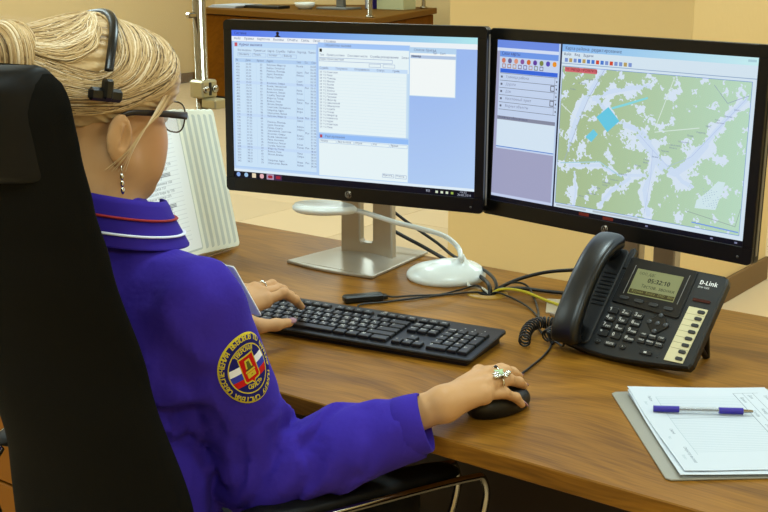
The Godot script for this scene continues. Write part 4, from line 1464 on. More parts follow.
# ------------------------------------------------------------------ cables, lamp, hub, papers, pen
func build_cables() -> void:
	var bc := mat("black_cable", Color.WHITE)
	var hole := v3(-0.408, -0.006, 0.176)
	var a := tubem([v3(-0.80, 0.085, 0.045), v3(-0.76, 0.05, 0.02), v3(-0.69, 0.022, 0.008), v3(-0.61, 0.008, 0.030), v3(-0.53, 0.010, 0.07), v3(-0.452, 0.012, 0.128), v3(-0.415, 0.010, 0.165), hole], 0.0042, -1, 9)
	tag(part("monitor_cable", a, bc, self), "thick black cable curving from behind left monitor stand to grommet", "cable")
	var a2 := tubem([v3(-0.80, 0.12, 0.03), v3(-0.74, 0.07, 0.0), v3(-0.66, 0.032, -0.004), v3(-0.60, 0.014, 0.016), v3(-0.525, 0.017, 0.055), v3(-0.444, 0.021, 0.118), v3(-0.404, 0.014, 0.158), hole + Vector3(0.006, 0, 0)], 0.0034, -1, 9)
	tag(part("monitor_cable", a2, bc, self), "thinner black cable lying along the thick one behind the white lamp", "cable")
	var b := tubem([v3(-0.20, 0.10, 0.14), v3(-0.24, 0.06, 0.09), v3(-0.277, 0.048, 0.073), v3(-0.34, 0.033, 0.070), v3(-0.381, 0.020, 0.089), v3(-0.398, 0.012, 0.128), v3(-0.402, 0.004, 0.162), hole], 0.0036, -1, 9)
	tag(part("monitor_cable", b, bc, self), "upper black cable arching from behind the telephone handset to grommet", "cable")
	var c := tubem([v3(-0.19, 0.03, 0.12), v3(-0.23, 0.012, 0.105), v3(-0.275, 0.006, 0.098), v3(-0.324, 0.005, 0.108), v3(-0.37, 0.008, 0.130), v3(-0.398, 0.006, 0.158), hole], 0.0036, -1, 9)
	tag(part("power_cable", c, bc, self), "lower black cable lying flat between telephone and grommet", "cable")
	var y := tubem([hole, v3(-0.396, 0.008, 0.170), v3(-0.373, 0.014, 0.165), v3(-0.34, 0.012, 0.157), v3(-0.292, 0.006, 0.164), v3(-0.244, 0.005, 0.178), v3(-0.19, 0.006, 0.20), v3(-0.13, 0.010, 0.22)], 0.0027, -1, 9)
	tag(part("network_cable", y, mat("yellow_cable", Color(0.80, 0.74, 0.12), 0.45), self), "yellow network cable running from grommet under the telephone", "cable")
	var d := tubem([hole, v3(-0.402, 0.010, 0.150), v3(-0.389, 0.013, 0.114), v3(-0.366, 0.008, 0.106), v3(-0.311, 0.004, 0.169), v3(-0.255, 0.004, 0.25), v3(-0.222, 0.005, 0.31), v3(-0.19, 0.004, 0.345)], 0.0021, -1, 8)
	tag(part("thin_cable", d, bc, self), "thin black cable looping from grommet toward the curled cord", "cable")
	# small black adapter behind the keyboard
	var hub := thing("adapter", "small black adapter lying behind the keyboard", "adapter", v3(-0.572, 0.0, 0.362))
	var ht := Transform3D(Basis(Vector3.UP, 0.93), v3(-0.572, 0.008, 0.362))
	var st := mb()
	box(st, ht, Vector3(0.078, 0.014, 0.022), 0.003)
	part("adapter_body", done(st), mat("adapter_grey", Color(0.05, 0.06, 0.06), 0.4), hub)
	st = mb()
	box(st, ht * Transform3D(Basis(), Vector3(0.041, -0.001, 0)), Vector3(0.012, 0.008, 0.014), 0.001)
	part("plug", done(st), mat("black_plastic", Color.WHITE), hub)
	part("adapter_cable", tubem([ht * Vector3(0.046, 0, 0), v3(-0.53, 0.007, 0.32), v3(-0.515, 0.003, 0.28), v3(-0.478, 0.003, 0.243), v3(-0.462, 0.005, 0.20), v3(-0.44, 0.010, 0.168), hole + Vector3(-0.004, 0, 0)], 0.0019, -1, 7), bc, hub)
	# pale card under the telephone
	var card := mb()
	var ct := Transform3D(Basis(Vector3.UP, 0.5), v3(-0.225, 0.0015, 0.155))
	box(card, ct, Vector3(0.12, 0.003, 0.09), 0.0008)
	var cd := thing("note_card", "pale beige card lying partly under the telephone", "card", v3(-0.225, 0.0, 0.155))
	part("card_sheet", done(card), mat("beige_card", Color(0.72, 0.66, 0.55), 0.7), cd)

func build_lamp() -> void:
	var w := mat("lamp_white", Color(0.90, 0.93, 0.93), 0.22, 0.0, 0.5)
	var c := Vector3(-0.548, 0.0, 0.122)
	var t := thing("desk_lamp", "white gooseneck desk lamp bent low before left monitor stand", "lamp", v3(c.x, 0, c.z))
	var f := Field.new()
	f.ell(Vector3(0, 0.006, 0), Vector3(0.080, 0.024, 0.080), 0.006)
	f.ell(Vector3(0.02, 0.012, -0.012), Vector3(0.05, 0.022, 0.045), 0.02)
	f.cap(Vector3(0.036, 0.02, -0.004), Vector3(0.036, 0.048, -0.004), 0.017, 0.0065, 0.016)
	f.cut_ell(Vector3(0, -0.1, 0), Vector3(0.3, 0.1005, 0.3), 0.002)
	# flat facet at the front for the switch
	f.cut_ell(Vector3(-0.02, 0.045, 0.115), Vector3(0.075, 0.04, 0.055), 0.004)
	var d := nets(f, Vector3(-0.09, -0.003, -0.09), Vector3(0.09, 0.078, 0.09), 0.003)
	part("lamp_base", join([d], [Transform3D(Basis(), v3(c.x, 0, c.z))]), w, t)
	var neck := [v3(-0.512, 0.034, 0.118), v3(-0.506, 0.048, 0.130), v3(-0.520, 0.062, 0.117), v3(-0.533, 0.078, 0.124), v3(-0.547, 0.093, 0.142), v3(-0.576, 0.107, 0.173), v3(-0.613, 0.120, 0.204), v3(-0.655, 0.130, 0.217), v3(-0.686, 0.137, 0.227), v3(-0.706, 0.1385, 0.236)]
	part("gooseneck", tubem(neck, 0.0052, 0.0052, 12, 6), w, t)
	var hp := PackedVector2Array()
	for k in 40:
		var a := TAU * k / 40.0
		var r := cos(a)
		hp.append(Vector2(0.070 * r, sin(a) * (0.044 - 0.006 * r) * (1.0 if r < 0.0 else 1.0 - 0.35 * r * r)))
	var ax := (v3(-0.685, 0.142, 0.238) - v3(-0.815, 0.140, 0.272)).normalized()
	var hx := frame(v3(-0.752, 0.139, 0.257), ax, Vector3.UP.cross(ax))
	if hx.basis.z.y < 0:
		hx = Transform3D(Basis(hx.basis.x, -hx.basis.y, -hx.basis.z), hx.origin)
	var st := mb()
	prism(st, hp, 0.015, hx * Transform3D(Basis(), Vector3(0, 0, -0.005)), 0.005, true)
	var head := part("lamp_head", done(st), w, t)
	st = mb()
	var small := PackedVector2Array()
	for q in hp:
		small.append(q * 0.86)
	prism(st, small, 0.002, hx * Transform3D(Basis(), Vector3(0, 0, -0.0065)), 0.0005)
	part("diffuser", done(st), mat("lamp_diffuser", Color(0.86, 0.86, 0.82), 0.5), head)
	part("lamp_cord", tubem([v3(-0.478, 0.006, 0.145), v3(-0.462, 0.005, 0.166), v3(-0.440, 0.007, 0.165), v3(-0.414, 0.002, 0.172), v3(-0.41, -0.006, 0.177)], 0.0028, -1, 8), mat("white_cable", Color(0.8, 0.8, 0.76), 0.5), t)

func form_image() -> Image:
	var im := Image.create(768, 1086, false, Image.FORMAT_RGB8)
	im.fill(Color(0.765, 0.79, 0.825))
	var ink := Color(0.38, 0.42, 0.48)
	var pale := Color(0.56, 0.63, 0.68)
	# the sheet lies turned: its long side runs from far left to near right, lines are ruled across
	for k in 34:
		line(im, Vector2(120, 140 + k * 22), Vector2(560, 140 + k * 22), 2.0, pale)
	line(im, Vector2(120, 420), Vector2(560, 420), 3.0, ink)
	line(im, Vector2(120, 140), Vector2(120, 900), 2.0, pale)
	line(im, Vector2(560, 90), Vector2(560, 980), 3.0, ink)
	line(im, Vector2(612, 90), Vector2(612, 980), 2.0, ink)
	line(im, Vector2(668, 90), Vector2(668, 980), 2.0, ink)
	line(im, Vector2(560, 90), Vector2(700, 90), 3.0, ink)
	for k in 4:
		text(im, ["Время", "Служба", "Отметка", "Вызов"][k], 572, 150 + k * 190, 26, ink, PI / 2)
		text(im, ["Дата", "Номер", "Адрес", "Подпись"][k], 626, 120 + k * 200, 26, ink, PI / 2)
		text(im, ["Прибытие", "Убытие", "Итог", "Прим."][k], 708, 130 + k * 180, 26, ink, PI / 2)
	for k in 3:
		text(im, ["Район", "Смена", "Оператор вызова"][k], 70, [130, 560, 800][k], 24, ink, PI / 2)
		text(im, ["Лист", "Час", "Всего"][k], 34, [200, 660, 900][k], 22, pale, PI / 2)
	return im

func build_papers() -> void:
	var o := v3(0.032, 0.0, 0.524)
	var along := Vector3(0.6424, 0, 0.7658).normalized()
	var across := Vector3(0.7071, 0, -0.7071)
	across = (across - along * across.dot(along)).normalized()
	var fol := thing("plastic_folder", "grey translucent plastic folder on the desk under the forms", "folder", v3(0.2, 0, 0.57))
	var st := mb()
	prism(st, PackedVector2Array([Vector2(0, 0.006), Vector2(0.006, 0), Vector2(0.31, 0.0), Vector2(0.316, 0.006), Vector2(0.316, 0.24), Vector2(0, 0.24)]), 0.0022, frame(o + Vector3.UP * 0.0004, along, across) * Transform3D(Basis(), Vector3.ZERO), 0.0005)
	part("folder_cover", done(st), mat("grey_folder", Color(0.58, 0.56, 0.51), 0.4), fol)
	var paper := tex_mat("printed_form", form_image(), 0.75, 0.25)
	var blank := mat("white_paper", Color.WHITE)
	var starts := [[0.014, 0.022, 0.0036, 0.0], [0.011, 0.025, 0.0048, 0.012], [0.016, 0.021, 0.0060, -0.010], [0.008, 0.0225, 0.0072, 0.010]]
	for k in 4:
		var s: Array = starts[k]
		var rot := Basis(Vector3.UP, s[3])
		var a2: Vector3 = rot * along
		var c2: Vector3 = rot * across
		var p0: Vector3 = o + along * s[0] + across * s[1]
		var up_h: float = s[2]
		var lift := 0.001 + 0.0009 * k
		st = mb()
		sheet(st, func(u: float, v: float) -> Vector3:
			# the far corner curls up, the near end sags a little
			var curl: float = lift * 1.4 * exp(-pow(v / 0.28, 2.0)) * exp(-pow(u / 0.5, 2.0)) + lift * 0.35 * exp(-pow(u / 0.12, 2.0))
			var wave := 0.0012 * sin(v * 5.0 + k) * sin(u * 3.0 + 1.0)
			return p0 + a2 * v * 0.297 + c2 * u * 0.21 + Vector3.UP * (up_h + curl + maxf(wave, -0.0008)), 14, 20, 0.0004, Vector3.UP)
		var nm := "form_sheet"
		var ob := part(nm, done(st), paper if k == 3 else blank, self)
		tag(ob, ["lowest white sheet in the folder, its near edge showing", "second white sheet from below in the folder", "white sheet just under the printed form", "printed white form with ruled table lying topmost under the pen"][k], "paper", "")
	# ball pen lying across the form
	var a := v3(0.1255, 0.0136, 0.576)
	var b := v3(0.25, 0.0128, 0.4955)
	var dir := (b - a).normalized()
	var pen := thing("ballpoint_pen", "clear ballpoint pen with purple cap and grip on the form", "pen", a)
	var seg := func(s0: float, s1: float, r0: float, r1: float) -> ArrayMesh:
		var q := mb()
		tube(q, PackedVector3Array([a + dir * s0, a + dir * (s0 + 0.0008), a + dir * (s1 - 0.0008), a + dir * s1]), r0, r1, 14, 1.0, Vector3.ZERO, false, false)
		return done(q)
	var purple := mat("purple_plastic", Color(0.17, 0.10, 0.58), 0.35)
	part("cap", seg.call(0.0, 0.036, 0.0046, 0.0046), purple, pen)
	var clear := mat("clear_plastic", Color(0.82, 0.84, 0.86, 0.3), 0.12)
	clear.transparency = BaseMaterial3D.TRANSPARENCY_ALPHA
	part("barrel", seg.call(0.036, 0.106, 0.0040, 0.0040), clear, pen)
	part("ink_tube", seg.call(0.030, 0.112, 0.0016, 0.0016), mat("dark_ink", Color(0.10, 0.09, 0.14), 0.4), pen)
	part("grip", seg.call(0.092, 0.126, 0.0047, 0.0047), purple, pen)
	part("nib_cone", seg.call(0.126, 0.140, 0.0036, 0.0012), mat("chrome", Color.WHITE), pen)

# ------------------------------------------------------------------ leaflet panels at the far end of the desk
func build_panels() -> void:
	var frame_m := mat("panel_frame", Color(0.93, 0.95, 0.90), 0.5)
	var lean := 0.21
	var upv := Vector3(-sin(lean), cos(lean), 0.0)
	var wide := Vector3(0.10, 0, 0.995).normalized()
	var im := Image.create(512, 724, false, Image.FORMAT_RGB8)
	im.fill(Color(0.94, 0.96, 0.97))
	for k in 26:
		var y := 60 + k * 24
		if k % 7 == 3:
			for q in 3:
				rect(im, 200, y - 14 + q * 7, 380, y - 10 + q * 7, Color(0.45, 0.46, 0.5))
		else:
			text(im, WORDS[(k * 3) % 17] + " " + WORDS[(k * 5 + 2) % 17] + " " + str(100 + k * 7), 150, y, 20, Color(0.5, 0.52, 0.56))
		line(im, Vector2(60, y + 5), Vector2(450, y + 5), 1.5, Color(0.8, 0.82, 0.85))
	var page := tex_mat("printed_page", im, 0.3, 0.5)
	for k in 7:
		var s := float(k) / 5.0
		var B := v3(-1.062 + 0.0066 * (6 - k), 0.003 + 0.003 * (6 - k), 0.187 + 0.0235 * (6 - k))
		var lab: String = ["frontmost grey display panel, showing a printed page toward the woman", "second grey display panel behind the printed page", "third grey display panel behind the printed page", "fourth grey display panel, middle of the fanned set", "fifth grey display panel of the fanned set", "sixth grey display panel, last but one of the fan", "rearmost grey display panel, nearest left monitor"][k]
		var t := thing("display_panel", lab, "display panel", B, "fanned display panels")
		var x := frame(B + upv * 0.155 + wide * 0.115, -wide, upv)
		if x.basis.z.x < 0.0:
			x = frame(B + upv * 0.155 + wide * 0.115, wide, upv)
		var st := mb()
		prism(st, rounded_rect(0.23, 0.31, 0.010, 5), 0.006, x * Transform3D(Basis(), Vector3(0, 0, -0.006)), 0.0022, true)
		part("panel_frame", done(st), frame_m, t)
		st = mb()
		prism(st, rounded_rect(0.208, 0.288, 0.006, 4), 0.0012, x * Transform3D(Basis(), Vector3(0, 0, -0.0008)), 0.0003)
		part("clear_pocket", done(st), mat("pocket_white", Color(0.80, 0.84, 0.83), 0.25), t)
		if k == 0:
			st = mb()
			st.set_smooth_group(-1)
			for c in [[0, 0], [1, 1], [0, 1], [0, 0], [1, 0], [1, 1]]:
				st.set_uv(Vector2(c[0], c[1]))
				st.add_vertex(x * Vector3((c[0] - 0.5) * 0.20, (0.5 - c[1]) * 0.28, 0.0009))
			part("printed_page", done(st), page, t).set_meta("label", "printed white page behind clear plastic")
	# metal clamp that ties the panels to the pole
	var cl := thing("panel_bracket", "chrome bracket clamping the display panels to the pole", "bracket", v3(-1.19, 0.33, 0.17))
	var chrome := mat("chrome", Color.WHITE)
	var brushed := mat("cream_metal", Color(0.70, 0.66, 0.52), 0.35, 0.6)
	part("clamp_block", boxm(v3(-1.215, 0.322, 0.128), v3(-1.172, 0.362, 0.176), 0.004), brushed, cl)
	part("panel_rail", boxm(v3(-1.185, 0.300, 0.135), v3(-1.14, 0.322, 0.17), 0.003), brushed, cl)
	for z in [0.138, 0.166]:
		var st := mb()
		lathe(st, [Vector2(0.0, 0.006), Vector2(0.007, 0.006), Vector2(0.009, 0.003), Vector2(0.009, 0.0)].slice(0), 16, Transform3D(Basis(Vector3.BACK, -PI / 2), v3(-1.172, 0.342, z)))
		part("clamp_screw", done(st), chrome, cl)
	part("clamp_slot", boxm(v3(-1.174, 0.328, 0.148), v3(-1.1705, 0.357, 0.156), 0.001), mat("black_plastic", Color.WHITE), cl)

# ------------------------------------------------------------------ the office chair
# skin over a row of rings of equal size
func loft(st: SurfaceTool, rings: Array, cap := true) -> void:
	st.set_smooth_group(4)
	var n: int = rings[0].size()
	for i in rings.size() - 1:
		var ctr := Vector3.ZERO
		for k in n:
			ctr += rings[i][k] + rings[i + 1][k]
		ctr /= 2.0 * n
		for k in n:
			var l := (k + 1) % n
			quad(st, rings[i][k], rings[i][l], rings[i + 1][l], rings[i + 1][k], ctr)
	if cap:
		for e in [0, rings.size() - 1]:
			var ctr := Vector3.ZERO
			for k in n:
				ctr += rings[e][k]
			ctr /= n
			var other := Vector3.ZERO
			var o: int = 1 if e == 0 else rings.size() - 2
			for k in n:
				other += rings[o][k]
			other /= n
			for k in n:
				tri(st, rings[e][k], rings[e][(k + 1) % n], ctr, ctr + (other - ctr).normalized() * 0.1)

func squircle(a: float, p: float) -> Vector2:
	return Vector2(signf(cos(a)) * pow(absf(cos(a)), p), signf(sin(a)) * pow(absf(sin(a)), p))

func back_profile(y: float) -> Vector3:
	# half width, middle of the front face in z, centre x
	var ys := [-0.16, -0.02, 0.155, 0.309, 0.375, 0.439, 0.483, 0.54]
	var zs := [1.155, 1.150, 1.180, 1.220, 1.235, 1.245, 1.250, 1.250]
	var ws := [0.190, 0.205, 0.170, 0.160, 0.155, 0.150, 0.147, 0.142]
	for i in ys.size() - 1:
		if y <= ys[i + 1] or i == ys.size() - 2:
			var t := clampf((y - ys[i]) / (ys[i + 1] - ys[i]), 0.0, 1.0)
			t = t * t * (3.0 - 2.0 * t) * 0.5 + t * 0.5
			var low := clampf((0.22 - y) / 0.22, 0.0, 1.0)
			low = low * low * (3.0 - 2.0 * low)
			return Vector3(lerpf(ws[i], ws[i + 1], t) - 0.034 * low, lerpf(zs[i], zs[i + 1], t), -0.405 + 0.034 * low)
	return Vector3.ZERO

func build_chair() -> void:
	var cloth := mat("chair_black_mesh", Color(0.075, 0.070, 0.058), 0.9, 0.0, 0.15)
	cloth.normal_enabled = true
	cloth.normal_texture = bump_tex(41, 0.25, 3.0, 2)
	cloth.normal_scale = 0.3
	triplanar(cloth, Vector3(9, 9, 9))
	var leather := mat("chair_black_leather", Color(0.070, 0.064, 0.055), 0.52, 0.0, 0.28)
	var chrome := mat("chrome", Color.WHITE)
	var black := mat("black_plastic", Color.WHITE)
	var t := thing("office_chair", "high-backed black office chair with chrome loop armrests she sits in", "chair", v3(-0.42, -0.75, 1.0))
	var st := mb()
	var rings := []
	for j in 70:
		var s := j / 69.0
		var y := lerpf(-0.16, 0.524, s)
		var pr := back_profile(y)
		var e := 1.0
		if s > 0.93: e = sqrt(maxf(0.0, 1.0 - pow((s - 0.93) / 0.07, 2.0)))
		if s < 0.05: e = sqrt(maxf(0.0, 1.0 - pow(1.0 - s / 0.05, 2.0)))
		var ring := PackedVector3Array()
		for k in 80:
			var q := squircle(TAU * k / 80.0, 0.55)
			var x := q.x * (pr.x - 0.018 * (1.0 - e))
			var bow := 0.035 * (1.0 - pow(q.x, 2.0))
			ring.append(v3(pr.z + x, y, pr.y + 0.024 + bow + q.y * 0.024 * maxf(e, 0.15)))
		rings.append(ring)
	loft(st, rings)
	part("backrest", done(st), cloth, t)
	# leather cap over the top of the back
	st = mb()
	rings = []
	for j in 40:
		var s := j / 39.0
		var y := lerpf(0.400, 0.533, s)
		var pr := back_profile(minf(y, 0.54))
		var e := 1.0
		if s > 0.78: e = sqrt(maxf(0.0, 1.0 - pow((s - 0.78) / 0.22, 2.0)))
		if s < 0.12: e = sqrt(maxf(0.0, 1.0 - pow(1.0 - s / 0.12, 2.0)))
		var ring := PackedVector3Array()
		for k in 72:
			var q := squircle(TAU * k / 72.0, 0.5)
			var x := q.x * (pr.x - 0.022 - 0.012 * (1.0 - e))
			ring.append(v3(pr.z + x, y, pr.y + 0.030 + 0.035 * (1.0 - q.x * q.x) + q.y * (0.034 * e + 0.003)))
		rings.append(ring)
	loft(st, rings)
	part("headrest_pad", done(st), leather, t).set_meta("label", "black leather headrest cap")
	# seat
	st = mb()
	rings = []
	for j in 16:
		var s := j / 15.0
		var e := sqrt(maxf(0.0, 1.0 - pow(2.0 * s - 1.0, 4.0)))
		var ring := PackedVector3Array()
		for k in 32:
			var q := squircle(TAU * k / 32.0, 0.6)
			ring.append(v3(-0.42 + q.x * 0.25 * (0.86 + 0.14 * e), -0.385 + 0.085 * s, 0.93 + q.y * 0.245 * (0.86 + 0.14 * e)))
		rings.append(ring)
	loft(st, rings)
	part("seat", done(st), cloth, t)
	for sgn in [1.0, -1.0]:
		var fx := func(p: Vector3) -> Vector3:
			return p if sgn > 0.0 else Vector3(-0.935 - p.x, p.y, p.z)
		var top := [v3(-0.232, -0.078, 1.09), v3(-0.20, -0.076, 1.0), v3(-0.172, -0.079, 0.91), v3(-0.140, -0.087, 0.79), v3(-0.120, -0.094, 0.715)]
		var path := smooth_path(top, 6)
		st = mb()
		var rs := []
		for i in path.size():
			var s := float(i) / (path.size() - 1)
			var e := sqrt(maxf(0.02, 1.0 - pow(absf(2.0 * s - 1.0), 7.0)))
			var ring := PackedVector3Array()
			for k in 18:
				var q := squircle(TAU * k / 18.0, 0.7)
				ring.append(fx.call(path[i] + Vector3(0.97, 0, 0.22) * q.x * 0.026 * e + Vector3.UP * q.y * 0.011 * e))
			rs.append(ring)
		loft(st, rs)
		var pad := part("armrest", done(st), leather, t)
		pad.set_meta("label", "black padded armrest on chrome loops")
		for o in [1.0, -1.0]:
			var off: Vector3 = Vector3(0.97, 0, 0.22) * 0.031 * o
			var loop := []
			for i in top.size():
				loop.append(fx.call(top[i] + off + Vector3(0, -0.006, 0)))
			for q in [v3(-0.113, -0.108, 0.690), v3(-0.113, -0.15, 0.683), v3(-0.125, -0.22, 0.71), v3(-0.165, -0.30, 0.79), v3(-0.23, -0.34, 0.86)]:
				loop.append(fx.call(q + off))
			part("chrome_tube", tubem(loop, 0.0058, -1, 10, 6), chrome, pad)
		part("rear_tube", tubem([fx.call(v3(-0.228, -0.084, 1.088)), fx.call(v3(-0.235, -0.12, 1.115)), fx.call(v3(-0.245, -0.22, 1.10)), fx.call(v3(-0.26, -0.34, 1.02))], 0.008, -1, 10), chrome, pad)
	# column, star foot, casters
	st = mb()
	lathe(st, [Vector2(0.0, -0.70), Vector2(0.03, -0.70), Vector2(0.03, -0.56), Vector2(0.02, -0.55), Vector2(0.02, -0.40), Vector2(0.09, -0.395), Vector2(0.09, -0.375), Vector2(0.0, -0.375)], 20, Transform3D(Basis(), v3(-0.42, 0, 0.95)))
	part("gas_column", done(st), black, t)
	for k in 5:
		var a := TAU * k / 5.0 + 0.3
		var d := Vector3(cos(a), 0, sin(a))
		st = mb()
		tube(st, PackedVector3Array([v3(-0.42, -0.655, 0.95) + d * 0.02, v3(-0.42, -0.662, 0.95) + d * 0.15, v3(-0.42, -0.678, 0.95) + d * 0.29]), 0.022, 0.014, 10)
		var leg := part("star_leg", done(st), chrome, t)
		st = mb()
		lathe(st, [Vector2(0.0, -0.022), Vector2(0.022, -0.022), Vector2(0.026, -0.012), Vector2(0.026, 0.012), Vector2(0.022, 0.022), Vector2(0.0, 0.022)], 16, Transform3D(Basis(Vector3(-d.z, 0, d.x), PI / 2) * Basis(), v3(-0.42, -0.7235, 0.95) + d * 0.29))
		part("caster", done(st), black, leg)

# ------------------------------------------------------------------ the woman
const TAUPE := Color(0.76, 0.58, 0.39)

func patch_image() -> Image:
	var im := Image.create(512, 512, false, Image.FORMAT_RGB8)
	var navy := Color(0.13, 0.12, 0.40)
	var gold := Color(0.78, 0.70, 0.20)
	im.fill(gold)
	var disc := func(r: float, c: Color) -> void:
		var q := PackedVector2Array()
		for k in 72:
			q.append(Vector2(256, 256) + Vector2(cos(TAU * k / 72.0), sin(TAU * k / 72.0)) * r)
		fill_poly(im, q, c)
	disc.call(256.0, gold)
	disc.call(243.0, navy)
	disc.call(180.0, gold)
	disc.call(171.0, navy)
	# tricolour inside the inner disc
	for b in [[-56, -4, Color(0.90, 0.90, 0.93)], [-4, 44, Color(0.22, 0.24, 0.66)], [44, 92, Color(0.74, 0.12, 0.12)]]:
		for y in range(b[0], b[1]):
			var half := sqrt(maxf(0.0, 170.0 * 170.0 - float(y * y)))
			im.fill_rect(Rect2i(int(256 - half), 256 + y, int(2 * half), 1), b[2])
	var shield := func(s: float, c: Color) -> void:
		var q := PackedVector2Array()
		for p in [[-66, -92], [66, -92], [66, 72], [56, 86], [14, 88], [0, 108], [-14, 88], [-56, 86], [-66, 72]]:
			q.append(Vector2(256 + p[0] * s, 252 + p[1] * s))
		fill_poly(im, q, c)
	shield.call(1.12, gold)
	shield.call(1.0, Color(0.72, 0.10, 0.08))
	# the gold seat on the shield
	fill_poly(im, PackedVector2Array([Vector2(232, 182), Vector2(280, 182), Vector2(288, 246), Vector2(224, 246)]), gold)
	fill_poly(im, PackedVector2Array([Vector2(244, 196), Vector2(268, 196), Vector2(276, 252), Vector2(236, 252)]), Color(0.36, 0.36, 0.16))
	fill_poly(im, PackedVector2Array([Vector2(214, 262), Vector2(298, 262), Vector2(302, 276), Vector2(210, 276)]), gold)
	fill_poly(im, PackedVector2Array([Vector2(222, 248), Vector2(290, 248), Vector2(290, 260), Vector2(222, 260)]), Color(0.30, 0.33, 0.16))
	fill_poly(im, PackedVector2Array([Vector2(218, 280), Vector2(294, 280), Vector2(294, 318), Vector2(218, 318)]), gold)
	rect(im, 250, 296, 268, 302, Color(0.5, 0.3, 0.1))
	# lettering round the rim and above and below the shield
	var ring := func(s: String, r: float, a0: float, a1: float, size: float, inner: bool) -> void:
		for i in s.length():
			var ch := s.substr(i, 1)
			if ch == " ":
				continue
			var a := lerpf(a0, a1, (i + 0.5) / s.length())
			var p := Vector2(256, 256) + Vector2(sin(a), -cos(a)) * r
			var turn := a if inner else a + PI
			var w := text_width(ch, true) * size
			p -= Vector2(cos(turn), sin(turn)) * w * 0.5
			text(im, ch, p.x, p.y, size, gold, turn, true)
	ring.call("СИСТЕМА ОБЕСПЕЧЕНИЯ ВЫЗОВОВ ПО ЕДИНОМУ НОМЕРУ ", 190.0, -PI, PI, 58.0, true)
	ring.call("ТВЕРСКАЯ", 118.0, -0.62, 0.62, 52.0, true)
	ring.call("ОБЛАСТЬ", 158.0, PI + 0.48, PI - 0.48, 46.0, false)
	return im

